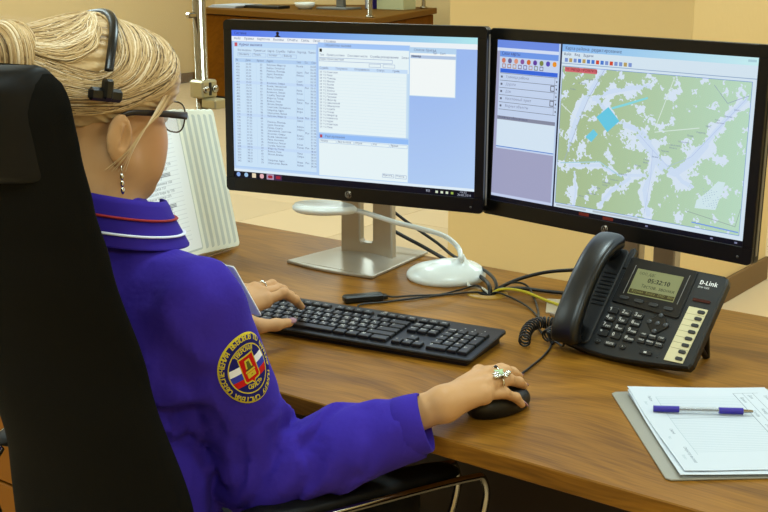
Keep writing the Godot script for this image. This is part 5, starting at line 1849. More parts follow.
func build_person() -> void:
	var skin := mat("skin", Color.WHITE, 0.5, 0.0, 0.4)
	skin.vertex_color_use_as_albedo = true
	var pos := v3(-0.44, -0.75, 1.05)
	var t := thing("person", "woman in violet blue uniform polo typing at the desk, blonde hair in a bun", "person", pos)
	var HB := Basis(Vector3.UP, -0.105) * Basis(Vector3.RIGHT, -0.17)
	var HX := Transform3D(HB, v3(-0.4625, 0.447, 1.063))
	var neck_l := HX.affine_inverse() * v3(-0.440, 0.285, 1.078)

	# --- head
	var f := Field.new()
	f.ell(Vector3(0, 0.035, 0.012), Vector3(0.073, 0.083, 0.092), 0.01)
	f.ell(Vector3(0, -0.025, -0.036), Vector3(0.058, 0.082, 0.057), 0.03)
	for s in [-1.0, 1.0]:
		f.cap(Vector3(0.049 * s, -0.058, -0.006), Vector3(0.010 * s, -0.092, -0.066), 0.024, 0.018, 0.03)
		f.ell(Vector3(0.036 * s, -0.036, -0.060), Vector3(0.022, 0.024, 0.021), 0.03)
		f.ell(Vector3(0.030 * s, -0.070, -0.052), Vector3(0.026, 0.026, 0.026), 0.03)
	f.ell(Vector3(0, -0.096, -0.076), Vector3(0.020, 0.014, 0.015), 0.02)
	f.cap(Vector3(-0.034, 0.024, -0.078), Vector3(0.034, 0.024, -0.078), 0.012, 0.012, 0.02)
	for s in [-1.0, 1.0]:
		f.cut_ell(Vector3(0.031 * s, 0.003, -0.100), Vector3(0.017, 0.011, 0.018), 0.014)
	f.cap(Vector3(0, 0.010, -0.089), Vector3(0, -0.030, -0.106), 0.007, 0.010, 0.012)
	for s in [-1.0, 1.0]:
		f.ell(Vector3(0.010 * s, -0.033, -0.098), Vector3(0.007, 0.006, 0.009), 0.006)
	f.cap(Vector3(-0.018, -0.062, -0.083), Vector3(0.018, -0.062, -0.083), 0.006, 0.006, 0.008)
	f.cap(Vector3(-0.015, -0.072, -0.083), Vector3(0.015, -0.072, -0.083), 0.0065, 0.0065, 0.006)
	f.cap(Vector3(0, -0.05, 0.022), neck_l, 0.050, 0.056, 0.03)
	for s in [-1.0, 1.0]:
		f.ell(Vector3(0.077 * s, -0.030, 0.016), Vector3(0.008, 0.032, 0.019), 0.006)
		f.ell(Vector3(0.073 * s, -0.055, 0.010), Vector3(0.006, 0.010, 0.009), 0.006)
		f.cut_ell(Vector3(0.0865 * s, -0.026, 0.013), Vector3(0.0085, 0.020, 0.0105), 0.003)
		f.cap(Vector3(0.082 * s, -0.014, 0.016), Vector3(0.082 * s, -0.036, 0.020), 0.0028, 0.0028, 0.003)
	var head := nets(f, Vector3(-0.092, -0.19, -0.122), Vector3(0.092, 0.125, 0.112), 0.0034)

	# --- hands and forearms
	var r_w := v3(-0.0764, 0.046, 0.8103)
	var r_el := v3(-0.268, -0.042, 0.970)
	var r_sh := v3(-0.280, 0.212, 1.066)
	var l_w := v3(-0.5827, 0.0562, 0.7129)
	var l_el := v3(-0.660, -0.010, 0.935)
	var l_sh := v3(-0.600, 0.212, 1.066)
	var r_cuff := v3(-0.086, 0.028, 0.848)
	var l_cuff := l_w.lerp(l_el, 0.2)
	var fingers_r := [
		[v3(-0.0858, 0.060, 0.7086), v3(-0.0673, 0.0600, 0.6787), v3(-0.0664, 0.0480, 0.6500), v3(-0.0650, 0.0400, 0.6360)],
		[v3(-0.0678, 0.062, 0.7127), v3(-0.0584, 0.0590, 0.6793), v3(-0.0613, 0.0470, 0.6521), v3(-0.0650, 0.0370, 0.6311)],
		[v3(-0.0501, 0.058, 0.7323), v3(-0.0429, 0.0550, 0.6960), v3(-0.0447, 0.0420, 0.6656), v3(-0.0469, 0.0310, 0.6475)],
		[v3(-0.0460, 0.049, 0.7539), v3(-0.0370, 0.0420, 0.7162), v3(-0.0310, 0.0310, 0.6963), v3(-0.0262, 0.0190, 0.6865)]]
	var thumb_r := [v3(-0.096, 0.040, 0.775), v3(-0.106, 0.032, 0.735), v3(-0.105, 0.026, 0.705), v3(-0.103, 0.021, 0.682)]
	var fingers_l := [
		[v3(-0.5868, 0.0623, 0.6254), v3(-0.5510, 0.0764, 0.6084), v3(-0.5470, 0.0600, 0.5840), v3(-0.5550, 0.0400, 0.5590)],
		[v3(-0.5776, 0.0780, 0.6335), v3(-0.5794, 0.0747, 0.5889), v3(-0.5761, 0.0580, 0.5644), v3(-0.5741, 0.0405, 0.5490)],
		[v3(-0.5950, 0.0831, 0.6344), v3(-0.5938, 0.0811, 0.5911), v3(-0.5886, 0.0672, 0.5673), v3(-0.5849, 0.0520, 0.5504)],
		[v3(-0.6113, 0.0791, 0.6423), v3(-0.6088, 0.0781, 0.6071), v3(-0.6058, 0.0675, 0.5891), v3(-0.6026, 0.0530, 0.5763)]]
	var thumb_l := [v3(-0.5522, 0.0535, 0.7105), v3(-0.5174, 0.0485, 0.7050), v3(-0.5071, 0.0457, 0.6776), v3(-0.5015, 0.0440, 0.6518)]
	fingers_l[0][0] = v3(-0.5650, 0.0690, 0.6380)
	var hand := func(w: Vector3, el: Vector3, fs: Array, th: Array) -> Field:
		var g := Field.new()
		g.cap(w.lerp(el, 0.45), w, 0.031, 0.0225, 0.01)
		var rad := [0.0090, 0.0090, 0.0086, 0.0078]
		for i in 4:
			g.cap(w, fs[i][0] + Vector3(0, -0.002, 0), 0.0190, 0.0108 if i < 3 else 0.0098, 0.012)
			g.cap(w.lerp(fs[i][0], 0.45) + Vector3(0, 0.0115, 0), fs[i][0] + Vector3(0, 0.0035, 0), 0.0040, 0.0046, 0.008)
			g.ell(fs[i][0] + Vector3(0, 0.0035, 0), Vector3(0.0088, 0.0088, 0.0088), 0.006)
			if i > 0:
				g.cap(fs[i - 1][0] + Vector3(0, -0.004, 0), fs[i][0] + Vector3(0, -0.004, 0), 0.0085, 0.0085, 0.008)
		for i in 4:
			var r: float = rad[i]
			g.chain(fs[i], [r * 1.06, r * 0.97, r * 0.86, r * 0.70], 0.0018)
			g.ell(fs[i][1] + Vector3(0, 0.0012, 0), Vector3.ONE * r * 1.04, 0.003)
			g.ell(fs[i][2] + Vector3(0, 0.0008, 0), Vector3.ONE * r * 0.92, 0.003)
		g.cap(w, th[0], 0.019, 0.0155, 0.014)
		g.chain(th, [0.0145, 0.0115, 0.0098, 0.0078], 0.007)
		return g
	var fr: Field = hand.call(r_w, r_el, fingers_r, thumb_r)
	var fl: Field = hand.call(l_w, l_el, fingers_l, thumb_l)
	var bounds := func(pts: Array, m: float) -> AABB:
		var b := AABB(pts[0], Vector3.ZERO)
		for p in pts:
			b = b.expand(p)
		return b.grow(m)
	var flat := func(fs: Array, th: Array, w: Vector3, el: Vector3) -> Array:
		var out := [w, w.lerp(el, 0.45)]
		for q in fs:
			out.append_array(q)
		out.append_array(th)
		return out
	var br: AABB = bounds.call(flat.call(fingers_r, thumb_r, r_w, r_el), 0.034)
	var bl: AABB = bounds.call(flat.call(fingers_l, thumb_l, l_w, l_el), 0.034)
	var hr := nets(fr, br.position, br.end, 0.0026)
	var hl := nets(fl, bl.position, bl.end, 0.0026)

	# --- trunk and limbs under the clothes
	var tr := Field.new()
	tr.cap(v3(-0.51, 0.14, 1.078), v3(-0.37, 0.14, 1.078), 0.088, 0.088, 0.03)
	tr.cap(v3(-0.47, -0.04, 1.085), v3(-0.41, -0.04, 1.085), 0.098, 0.098, 0.05)
	tr.cap(v3(-0.50, -0.20, 1.08), v3(-0.38, -0.20, 1.08), 0.105, 0.105, 0.05)
	tr.cap(v3(-0.440, 0.20, 1.085), v3(-0.440, 0.29, 1.078), 0.056, 0.050, 0.04)
	for q in [[r_sh, r_el, r_w], [l_sh, l_el, l_w]]:
		tr.cap(v3(-0.44, 0.245, 1.08), q[0], 0.045, 0.042, 0.03)
		tr.chain([q[0], q[1], q[1].lerp(q[2], 0.7)], [0.042, 0.035, 0.026], 0.01)
	for s in [-1.0, 1.0]:
		tr.chain([v3(-0.44 + 0.075 * s, -0.215, 1.05), v3(-0.44 + 0.115 * s, -0.225, 0.66), v3(-0.44 + 0.115 * s, -0.66, 0.62)], [0.085, 0.056, 0.042], 0.03)
	var trunk := nets(tr, v3(-0.75, -0.72, 0.54), v3(-0.12, 0.36, 1.24), 0.014)
	var body := join([head, hr, hl, trunk], [HX], func(p: Vector3, k: int) -> Color:
		var c := TAUPE
		if k == 0:
			if pow(p.x / 0.019, 2.0) + pow((p.y + 0.067) / 0.0085, 2.0) < 1.0 and p.z < -0.078:
				c = Color(0.66, 0.40, 0.33)
			else:
				var blush := exp(-pow(p.distance_to(Vector3(0.045 * signf(p.x), -0.035, -0.06)) / 0.03, 2.0))
				c = c.lerp(Color(0.74, 0.46, 0.35), blush * 0.35)
		return c.srgb_to_linear())
	part("body", body, skin, t)
	# eyes, brows
	for s in [-1.0, 1.0]:
		var st := mb()
		ball(st, HX * Transform3D(Basis(), Vector3(0.031 * s, 0.002, -0.080)), Vector3.ONE * 0.0115)
		var eye := part("eye", done(st), mat("eye_white", Color(0.85, 0.83, 0.80), 0.2), t)
		st = mb()
		ball(st, HX * Transform3D(Basis(), Vector3(0.031 * s, 0.001, -0.0878)), Vector3(0.0052, 0.0052, 0.0042), 6, 12)
		part("iris", done(st), mat("iris_grey", Color(0.16, 0.20, 0.24), 0.2), eye)
		part("eyebrow", tubem([HX * Vector3(0.014 * s, 0.027, -0.0905), HX * Vector3(0.032 * s, 0.033, -0.0885), HX * Vector3(0.05 * s, 0.026, -0.077)], 0.0028, 0.0018, 7), mat("brow_brown", Color(0.28, 0.19, 0.11), 0.8), t)
	# nails
	var nail_m := mat("nail_varnish", Color(0.62, 0.46, 0.50), 0.18)
	var nail := func(tip: Vector3, prev: Vector3, up_like: Vector3, r: float) -> void:
		var dir := (tip - prev).normalized()
		var up := (up_like - dir * up_like.dot(dir)).normalized()
		var st := mb()
		ball(st, Transform3D(Basis(dir.cross(up), up, -dir), tip + dir * r * 0.45 + up * r * 0.62), Vector3(r * 0.72, r * 0.28, r * 1.15), 6, 12)
		part("fingernail", done(st), nail_m, t)
	for q in fingers_r:
		nail.call(q[3], q[2], Vector3(0.2, 0.8, -0.6), 0.0068)
	for q in fingers_l:
		nail.call(q[3], q[2], Vector3(0.3, 0.8, -0.5), 0.0068)
	nail.call(thumb_l[3], thumb_l[2], Vector3(0.6, 0.75, 0.1), 0.0085)
	nail.call(thumb_r[3], thumb_r[2], Vector3(-0.5, 0.8, 0.0), 0.0085)

	# --- shirt
	var shirt := mat("violet_blue_cloth", Color(0.215, 0.148, 0.60), 0.82, 0.0, 0.25)
	shirt.normal_enabled = true
	shirt.normal_texture = bump_tex(51, 0.09, 4.0)
	shirt.normal_scale = 0.12
	triplanar(shirt, Vector3(5, 5, 5))
	shirt.rim_enabled = true
	shirt.rim = 0.25
	shirt.rim_tint = 0.7
	var sh := Field.new()
	sh.cap(v3(-0.515, 0.145, 1.075), v3(-0.365, 0.145, 1.075), 0.105, 0.105, 0.03)
	sh.cap(v3(-0.475, -0.04, 1.08), v3(-0.405, -0.04, 1.08), 0.118, 0.118, 0.06)
	sh.cap(v3(-0.50, -0.20, 1.075), v3(-0.38, -0.20, 1.075), 0.123, 0.123, 0.05)
	for s in [-1.0, 1.0]:
		sh.ell(v3(-0.44 + 0.07 * s, 0.09, 0.975), Vector3(0.062, 0.06, 0.055), 0.05)
	sh.cap(v3(-0.440, 0.205, 1.08), v3(-0.438, 0.276, 1.077), 0.080, 0.074, 0.05)
	sh.cap(v3(-0.440, 0.252, 1.080), r_sh + Vector3(-0.015, 0.0, 0), 0.052, 0.052, 0.04)
	sh.cap(v3(-0.440, 0.252, 1.080), l_sh + Vector3(0.015, 0.0, 0), 0.052, 0.052, 0.04)
	for q in [[r_sh, r_el, r_cuff], [l_sh, l_el, l_cuff]]:
		var beyond: Vector3 = q[2] + (q[2] - q[1]).normalized() * 0.03
		sh.cap(q[0], q[1], 0.057, 0.058, 0.03)
		sh.cap(q[1] + Vector3(0.0, -0.004, 0.01), q[1].lerp(q[2], 0.5) + Vector3(0, -0.006, 0), 0.065, 0.055, 0.02)
		sh.cap(q[1].lerp(q[2], 0.5) + Vector3(0, -0.006, 0), beyond, 0.055, 0.038, 0.02)
		sh.cut_plane(q[2] - (q[2] - q[1]).normalized() * 0.008, q[2] - q[1], 0.13)
	var arm_c := r_sh.lerp(r_el, 0.46)
	var nz := noise(61, 1.0, 2)
	var folds := func(p: Vector3) -> float:
		var n := nz.get_noise_3d(p.x * 11.0, p.y * 7.0, p.z * 11.0)
		var o := n * 0.007
		var calm := clampf((p.distance_to(arm_c + Vector3(0.05, 0.04, 0.0)) - 0.05) / 0.04, 0.0, 1.0)
		for e in [r_el, l_el]:
			var w := exp(-pow(p.distance_to(e + Vector3(0.03, 0.02, -0.02)) / 0.10, 2.0))
			if w > 0.02:
				var q: Vector3 = p - e
				o += w * 0.0085 * sin((q.x * 0.75 - q.y * 0.45 - q.z * 0.5) * 140.0 + n * 5.0)
		# creases under the arm and across the back
		var wa := exp(-pow(p.distance_to(r_sh + Vector3(-0.05, -0.11, 0.03)) / 0.09, 2.0))
		o += wa * 0.009 * sin((p.x * 0.8 + p.y * 0.75) * 100.0 + n * 4.0)
		return o * (0.12 + 0.88 * calm)
	var shm := join([nets(sh, v3(-0.78, -0.34, 0.66), v3(-0.05, 0.36, 1.25), 0.0075, folds)])
	var shirt_o := part("shirt", shm, shirt, t)
	# hems that close the sleeves round the wrists
	for q in [[r_el, r_cuff], [l_el, l_cuff]]:
		var ax: Vector3 = (q[1] - q[0]).normalized()
		var hs := mb()
		lathe(hs, [Vector2(0.040, -0.034), Vector2(0.0435, -0.030), Vector2(0.0430, -0.012), Vector2(0.0415, 0.003), Vector2(0.0395, 0.0055), Vector2(0.0370, 0.003), Vector2(0.034, -0.012), Vector2(0.0, -0.016)], 28, frame(q[1], ax.cross(Vector3.UP), ax))
		part("cuff", done(hs), shirt, shirt_o)
	# sleeve patch, wrapped round the upper arm
	var axis := (r_sh - r_el).normalized()
	var to_eye := (v3(0.83, 0.30, 2.1) - arm_c)
	var out := (to_eye - axis * to_eye.dot(axis)).normalized()
	var side := axis.cross(out).normalized()
	var centre := arm_c + axis * 0.042
	var PR := 0.0435
	var pts := []
	for i in 13:
		var row := []
		for k in 48:
			var a := TAU * k / 48.0
			var u := sin(a) * PR * i / 12.0
			var v := cos(a) * PR * 1.14 * i / 12.0
			var th := u / 0.060 + 0.56
			var d := out * cos(th) + side * sin(th)
			var o: Vector3 = centre + axis * v + d * 0.16
			var h: Vector3 = sh.hit(o, -d, 0.3)
			row.append([h + d * (0.0034 if i < 12 else 0.0010), Vector2(0.5 + 0.5 * sin(a) * i / 12.0, 0.5 - 0.5 * cos(a) * i / 12.0)])
		pts.append(row)
	var ps := mb()
	ps.set_smooth_group(1)
	for i in 12:
		for k in 48:
			var l := (k + 1) % 48
			for c in [[i, k], [i + 1, k], [i + 1, l], [i, k], [i + 1, l], [i, l]]:
				if i == 0 and c == [0, l]:
					pass
				ps.set_uv(pts[c[0]][c[1]][1])
				ps.add_vertex(pts[c[0]][c[1]][0])
	part("sleeve_patch", done(ps), tex_mat("embroidered_patch", patch_image(), 0.8, 0.2), shirt_o).set_meta("label", "round yellow-rimmed emblem patch with red shield")
	# collar: stands round the neck and folds over, with red and white stripes
	var col_m := mat("collar_cloth", Color(0.20, 0.135, 0.55), 0.85, 0.0, 0.25)
	var cup := func(v: float, a: float) -> Vector3:
		# v: 0 inside foot, 0.45 fold, 1 outer edge; a: 0 at the front
		var r0 := 0.062
		var fwd := cos(a)
		var rr: float
		var y: float
		if v < 0.45:
			rr = r0 + 0.004 * v / 0.45
			y = lerpf(-0.012, 0.042, v / 0.45)
		else:
			var s := (v - 0.45) / 0.55
			rr = r0 + 0.005 + 0.027 * s
			y = 0.042 + 0.004 * sin(PI * minf(s * 3.0, 1.0)) - 0.062 * s
		var spread := 1.0 + 0.15 * fwd
		return v3(-0.437 + sin(a) * rr * 1.12, 0.300 + y - 0.016 * fwd, 1.076 - fwd * rr * spread)
	var cs := mb()
	sheet(cs, func(u: float, v: float) -> Vector3:
		return cup.call(v, 0.30 + u * (TAU - 0.60)), 44, 14, 0.002, Vector3.UP, false)
	var collar := part("collar", done(cs), col_m, shirt_o)
	for b in [[0.70, "red_stripe", Color(0.55, 0.05, 0.06)], [0.88, "white_stripe", Color(0.85, 0.86, 0.92)]]:
		var path := PackedVector3Array()
		for k in 49:
			var a := 0.32 + (TAU - 0.64) * k / 48.0
			path.append(cup.call(b[0], a) + Vector3.UP * 0.0012)
		var ss := mb()
		tube(ss, path, 0.0034, -1, 8, 0.5, Vector3.UP)
		part(b[1], done(ss), mat(b[1], b[2], 0.8), collar)

	# --- trousers and shoes, under the desk
	var trm := mat("black_trousers", Color(0.018, 0.018, 0.022), 0.85)
	var tf := Field.new()
	tf.cap(v3(-0.50, -0.235, 1.075), v3(-0.38, -0.235, 1.075), 0.112, 0.112, 0.04)
	for s in [-1.0, 1.0]:
		tf.chain([v3(-0.44 + 0.075 * s, -0.225, 1.04), v3(-0.44 + 0.115 * s, -0.23, 0.65), v3(-0.44 + 0.115 * s, -0.655, 0.62)], [0.098, 0.070, 0.060], 0.03)
	part("trousers", join([nets(tf, v3(-0.70, -0.74, 0.53), v3(-0.18, -0.10, 1.22), 0.014)]), trm, t)
	for s in [-1.0, 1.0]:
		var g := Field.new()
		var c := v3(-0.44 + 0.115 * s, -0.75, 0.60)
		g.cap(c + Vector3(0, 0.036, 0.035), c + Vector3(0, 0.028, -0.14), 0.036, 0.030, 0.02)
		g.cap(c + Vector3(0, 0.036, 0.03), c + Vector3(0, 0.09, 0.02), 0.036, 0.038, 0.02)
		g.cut_ell(c + Vector3(0, -0.5, 0), Vector3(2, 0.502, 2), 0.002)
		part("shoe", join([nets(g, c + Vector3(-0.05, -0.005, -0.19), c + Vector3(0.05, 0.14, 0.09), 0.006)]), mat("shoe_black", Color(0.02, 0.02, 0.02), 0.35), t)
	build_hair(t, HX)
	build_worn(HX, fingers_r, fingers_l)

func build_hair(t: Node3D, HX: Transform3D) -> void:
	var hair := mat("blonde_hair", Color.WHITE, 0.48, 0.0, 0.35)
	hair.vertex_color_use_as_albedo = true
	var c0 := Vector3(0, 0.040, 0.016)
	var er := Vector3(0.080, 0.084, 0.100)
	var f := Field.new()
	f.ell(c0, er, 0.01)
	f.ell(Vector3(0.016, 0.052, -0.050), Vector3(0.062, 0.054, 0.050), 0.03)
	f.ell(Vector3(-0.016, 0.048, -0.050), Vector3(0.060, 0.052, 0.050), 0.03)
	f.ell(Vector3(0, 0.035, 0.09), Vector3(0.055, 0.055, 0.05), 0.04)
	f.cap(Vector3(0, 0.05, 0.10), Vector3(0, 0.058, 0.13), 0.034, 0.030, 0.03)
	# face opening and lower edge
	f.cut_ell(Vector3(0, -0.045, -0.115), Vector3(0.066, 0.085, 0.062), 0.01)
	f.cut_plane(Vector3(0, -0.004, 0.0), Vector3(0, -1, -0.28), 0.4)
	var nz := noise(71, 1.0, 2)
	var flow := func(p: Vector3) -> float:
		var q := p - Vector3(0, 0.06, 0.12)
		var a := atan2(q.y, absf(q.x) + 0.02)
		return 0.0012 * sin(a * 46.0 + nz.get_noise_3d(p.x * 14.0, p.y * 14.0, p.z * 14.0) * 7.0)
	var base := [Color(0.82, 0.70, 0.51), Color(0.66, 0.53, 0.355), Color(0.38, 0.295, 0.18), Color(0.95, 0.875, 0.75)]
	var tone := func(s: float) -> Color:
		var c: Color = base[1].lerp(base[0], clampf(s * 1.6, 0, 1))
		if s > 0.7:
			c = c.lerp(base[3], (s - 0.7) / 0.3)
		if s < 0.16:
			c = c.lerp(base[2], 1.0 - s / 0.16)
		return c.srgb_to_linear()
	var mesh := join([nets(f, Vector3(-0.10, -0.07, -0.125), Vector3(0.10, 0.14, 0.17), 0.0034, flow)], [HX], func(p: Vector3, _k: int) -> Color:
		var q := p - Vector3(0, 0.06, 0.12)
		var a := atan2(q.y, absf(q.x) + 0.02)
		return tone.call(0.32 + 0.4 * nz.get_noise_2d(a * 9.0, p.z * 5.0)))
	var root := part("hair", mesh, hair, t)
	# locks laid over the scalp: out of the parting, down beside the temple and back to the bun
	var r := RandomNumberGenerator.new()
	r.seed = 5
	var st := mb()
	var at_dir := func(d: Vector3, lift: float) -> Vector3:
		var o := c0 + d.normalized() * 0.24
		var h: Vector3 = f.hit(o, -d.normalized(), 0.4)
		return h + d.normalized() * lift
	for side in [1.0, -1.0]:
		for i in (1150 if side > 0.0 else 420):
			var q := r.randf()
			var j := func(w: float) -> float: return r.randf_range(-w, w) * 1.6
			var p0 := Vector3(-0.18 + 0.16 * q, 1.0, 0.0 - 0.50 * q)
			var p1 := Vector3(0.55 + 0.05 * q, 0.85 - 0.35 * q, 0.02 - 0.72 * q)
			var p2 := Vector3(0.95, 0.40 - 0.50 * q, 0.10 - 0.45 * q)
			var p3 := Vector3(0.85, 0.06 - 0.30 * q, 0.50 - 0.15 * q)
			var p4 := Vector3(0.18 + 0.12 * q, 0.20 - 0.30 * q, 1.0)
			if i % 4 == 1:
				# along the lower edge, over the ear
				p0 = Vector3(0.30 + 0.3 * q, 0.72 - 0.35 * q, -0.85)
				p1 = Vector3(0.74 + 0.05 * q, 0.22 - 0.26 * q, -0.58)
				p2 = Vector3(0.95, -0.04 - 0.32 * q, -0.12)
				p3 = Vector3(0.88, -0.12 - 0.42 * q, 0.42)
				p4 = Vector3(0.25, -0.05 - 0.35 * q, 1.0)
			elif i % 3 == 0:
				# from the crown straight back to the bun
				p0 = Vector3(-0.10 + 0.30 * q, 1.0, -0.10 + 0.35 * q)
				p1 = Vector3(0.12 + 0.52 * q, 0.98 - 0.15 * q, 0.30 + 0.05 * q)
				p2 = Vector3(0.20 + 0.58 * q, 0.80 - 0.32 * q, 0.55 - 0.05 * q)
				p3 = Vector3(0.18 + 0.50 * q, 0.58 - 0.35 * q, 0.85)
				p4 = Vector3(0.05 + 0.15 * q, 0.36 - 0.10 * q, 1.0)
			var ctl := []
			for p in [p0, p1, p2, p3, p4]:
				ctl.append(Vector3((p.x + j.call(0.035)) * side, p.y + j.call(0.035), p.z + j.call(0.035)))
			var dirs := smooth_path(ctl, 5)
			var line3 := PackedVector3Array()
			var lift: float = r.randf_range(-0.0004, 0.0022)
			var ok := true
			for d in dirs:
				var w: Vector3 = at_dir.call(d, lift)
				if w.distance_to(c0) < 0.05:
					ok = false
				line3.append(HX * w)
			if not ok:
				continue
			st.set_color(tone.call(clampf(0.46 + 1.0 * nz.get_noise_2d(q * 26.0 + (i % 3) * 40.0, side * 9.0) + r.randf_range(-0.28, 0.28), 0.0, 1.0)))
			var rad: float = r.randf_range(0.0005, 0.0013)
			tube(st, line3, rad, rad * 0.7, 4)
	var locks := part("hair_locks", done(st), hair, root)
	locks.set_meta("kind", "stuff")
	# loose lock in front of the ear
	st = mb()
	for k in 7:
		st.set_color(tone.call(0.4 + 0.09 * k))
		var o := Vector3(0.0005 * (k % 3), 0.001 * (k % 2), 0.0016 * k)
		tube(st, smooth_path([HX * (Vector3(0.074, 0.030, -0.060) + o), HX * (Vector3(0.083, 0.006, -0.040) + o), HX * (Vector3(0.086, -0.018, -0.012 - 0.002 * k) + o), HX * (Vector3(0.085, -0.045, 0.008 - 0.003 * k) + o), HX * (Vector3(0.076, -0.072, 0.034 - 0.007 * k) + o)], 6), 0.0010, 0.0004, 5)
	part("loose_lock", done(st), hair, root)
	# bun: a coil of locks
	var b := Field.new()
	var bc := Vector3(0, 0.056, 0.134)
	b.ell(bc, Vector3(0.045, 0.045, 0.040), 0.01)
	var bun := part("hair_bun", join([nets(b, bc - Vector3.ONE * 0.052, bc + Vector3.ONE * 0.052, 0.004)], [HX], func(p: Vector3, _k: int) -> Color:
		return tone.call(0.35 + 0.5 * nz.get_noise_3d(p.x * 30.0, p.y * 30.0, p.z * 12.0))), hair, t)
	st = mb()
	for k in 130:
		st.set_color(tone.call(r.randf()))
		var a0: float = r.randf() * TAU
		var z0: float = r.randf_range(-0.9, 0.75)
		var pts := PackedVector3Array()
		for i in 14:
			var a: float = a0 + i * 0.20
			var z: float = clampf(z0 + 0.022 * i, -0.95, 0.92)
			var rr := sqrt(1.0 - z * z)
			pts.append(HX * (bc + Vector3(cos(a) * rr * 0.0455, sin(a) * rr * 0.0455, z * 0.041)))
		tube(st, pts, r.randf_range(0.0008, 0.0020), 0.0006, 5)
	part("bun_locks", done(st), hair, bun).set_meta("kind", "stuff")

# what she wears on head, ears, fingers and chest
func build_worn(HX: Transform3D, fr: Array, fl: Array) -> void:
	var black := mat("headset_black", Color(0.018, 0.019, 0.020), 0.32)
	var ang := HX.basis
	# headset
	var hs := thing("headset", "black headset band over blonde hair with a padded end above the ear", "headset", HX * Vector3(0, 0.13, 0.03))
	var band := []
	for k in 15:
		var a := lerpf(-1.25, 1.38, k / 14.0)
		band.append(HX * (Vector3(0, 0.036, 0.008) + Vector3(sin(a) * 0.0905, cos(a) * 0.0935, 0.042 * sin(a) * sin(a))))
	var st := mb()
	tube(st, smooth_path(band, 4), 0.0026, -1, 10, 2.3, Vector3.ZERO)
	part("band", done(st), black, hs)
	st = mb()
	box(st, Transform3D(ang, HX * Vector3(0.0885, 0.024, 0.050)), Vector3(0.010, 0.017, 0.050), 0.004)
	box(st, Transform3D(ang, HX * Vector3(0.0915, 0.031, 0.050)), Vector3(0.012, 0.026, 0.014), 0.003)
	part("temple_pad", done(st), black, hs)
	st = mb()
	lathe(st, [Vector2(0.0, 0.0), Vector2(0.026, 0.0), Vector2(0.029, 0.006), Vector2(0.026, 0.018), Vector2(0.0, 0.02)], 20, HX * Transform3D(Basis(Vector3.BACK, PI / 2), Vector3(-0.083, -0.02, 0.022)))
	part("earpiece", done(st), black, hs)
	part("microphone_arm", tubem([HX * Vector3(-0.10, -0.03, 0.0), HX * Vector3(-0.095, -0.06, -0.05), HX * Vector3(-0.06, -0.075, -0.095)], 0.0024, -1, 8), black, hs)
	# glasses
	var gl := thing("eyeglasses", "eyeglasses with dark plum temples and thin metal rims on her face", "glasses", HX * Vector3(0, 0, -0.1))
	var plum := mat("plum_plastic", Color(0.075, 0.035, 0.055), 0.3)
	var rim_m := mat("rim_metal", Color(0.32, 0.28, 0.22), 0.25, 0.9)
	var lens_m := mat("lens_glass", Color(0.95, 0.97, 0.97, 0.08), 0.04)
	lens_m.transparency = BaseMaterial3D.TRANSPARENCY_ALPHA
	for s in [1.0, -1.0]:
		var loop := PackedVector3Array()
		var poly := PackedVector2Array()
		for k in 32:
			var q := squircle(TAU * k / 32.0, 0.72)
			poly.append(Vector2(q.x * 0.0265, q.y * 0.0195))
			loop.append(HX * Vector3(0.0365 * s + q.x * 0.0265, 0.002 + q.y * 0.0205, -0.102 + 0.006 * absf(q.x * 0.5 + 0.5 * s)))
		st = mb()
		tube(st, loop, 0.0011, -1, 6, 1.0, Vector3.ZERO, true)
		part("rim", done(st), rim_m, gl)
		st = mb()
		prism(st, poly, 0.0012, HX * Transform3D(Basis(Vector3.UP, -0.06 * s), Vector3(0.0365 * s, 0.002, -0.0995)))
		part("lens", done(st), lens_m, gl)
		st = mb()
		tube(st, smooth_path([HX * Vector3(0.064 * s, 0.006, -0.098), HX * Vector3(0.0705 * s, 0.006, -0.080), HX * Vector3(0.076 * s, 0.006, -0.035), HX * Vector3(0.076 * s, 0.004, 0.0), HX * Vector3(0.074 * s, -0.004, 0.020)], 6), 0.0056, 0.0030, 10, 0.35)
		part("temple_arm", done(st), plum, gl)
	part("bridge", tubem([HX * Vector3(0.010, 0.006, -0.102), HX * Vector3(0, 0.009, -0.107), HX * Vector3(-0.010, 0.006, -0.102)], 0.0012, -1, 6), rim_m, gl)
	# earring
	var silver := mat("silver", Color(0.80, 0.79, 0.75), 0.18, 1.0)
	var ea := thing("earring", "long silver drop earring hanging from her right ear", "earring", HX * Vector3(0.083, -0.066, 0.014))
	var top := HX * Vector3(0.0835, -0.064, 0.014)
	st = mb()
	tube(st, PackedVector3Array([top, top + Vector3(0, -0.012, 0)]), 0.0007, -1, 6)
	for k in 3:
		ball(st, Transform3D(Basis(), top + Vector3(0, -0.014 - 0.009 * k, 0)), Vector3(0.0026, 0.005, 0.0026), 6, 8)
	part("drop", done(st), silver, ea)
	# rings
	var ring := func(called: String, label: String, a: Vector3, b: Vector3, s: float, r: float, th: float) -> Array:
		var d := (b - a).normalized()
		var c := a.lerp(b, s)
		var o := thing(called, label, "ring", c)
		var x := frame(c, d.cross(Vector3.UP), Vector3.UP - d * d.y)
		var loop := PackedVector3Array()
		for k in 28:
			loop.append(x * (Vector3(cos(TAU * k / 28.0), sin(TAU * k / 28.0), 0) * r))
		var q := mb()
		tube(q, loop, th, -1, 8, 1.0, Vector3.ZERO, true)
		part("ring_band", done(q), silver, o)
		return [o, x]
	var rr: Array = ring.call("flower_ring", "large silver flower ring with stones on her mouse hand", fr[2][0], fr[2][1], 0.42, 0.0098, 0.0016)
	var x: Transform3D = rr[1]
	st = mb()
	var face := x * Transform3D(Basis(Vector3.RIGHT, -PI / 2) * Basis.from_scale(Vector3(1.35, 1.35, 1.35)), Vector3(0.003, 0.0108, 0))
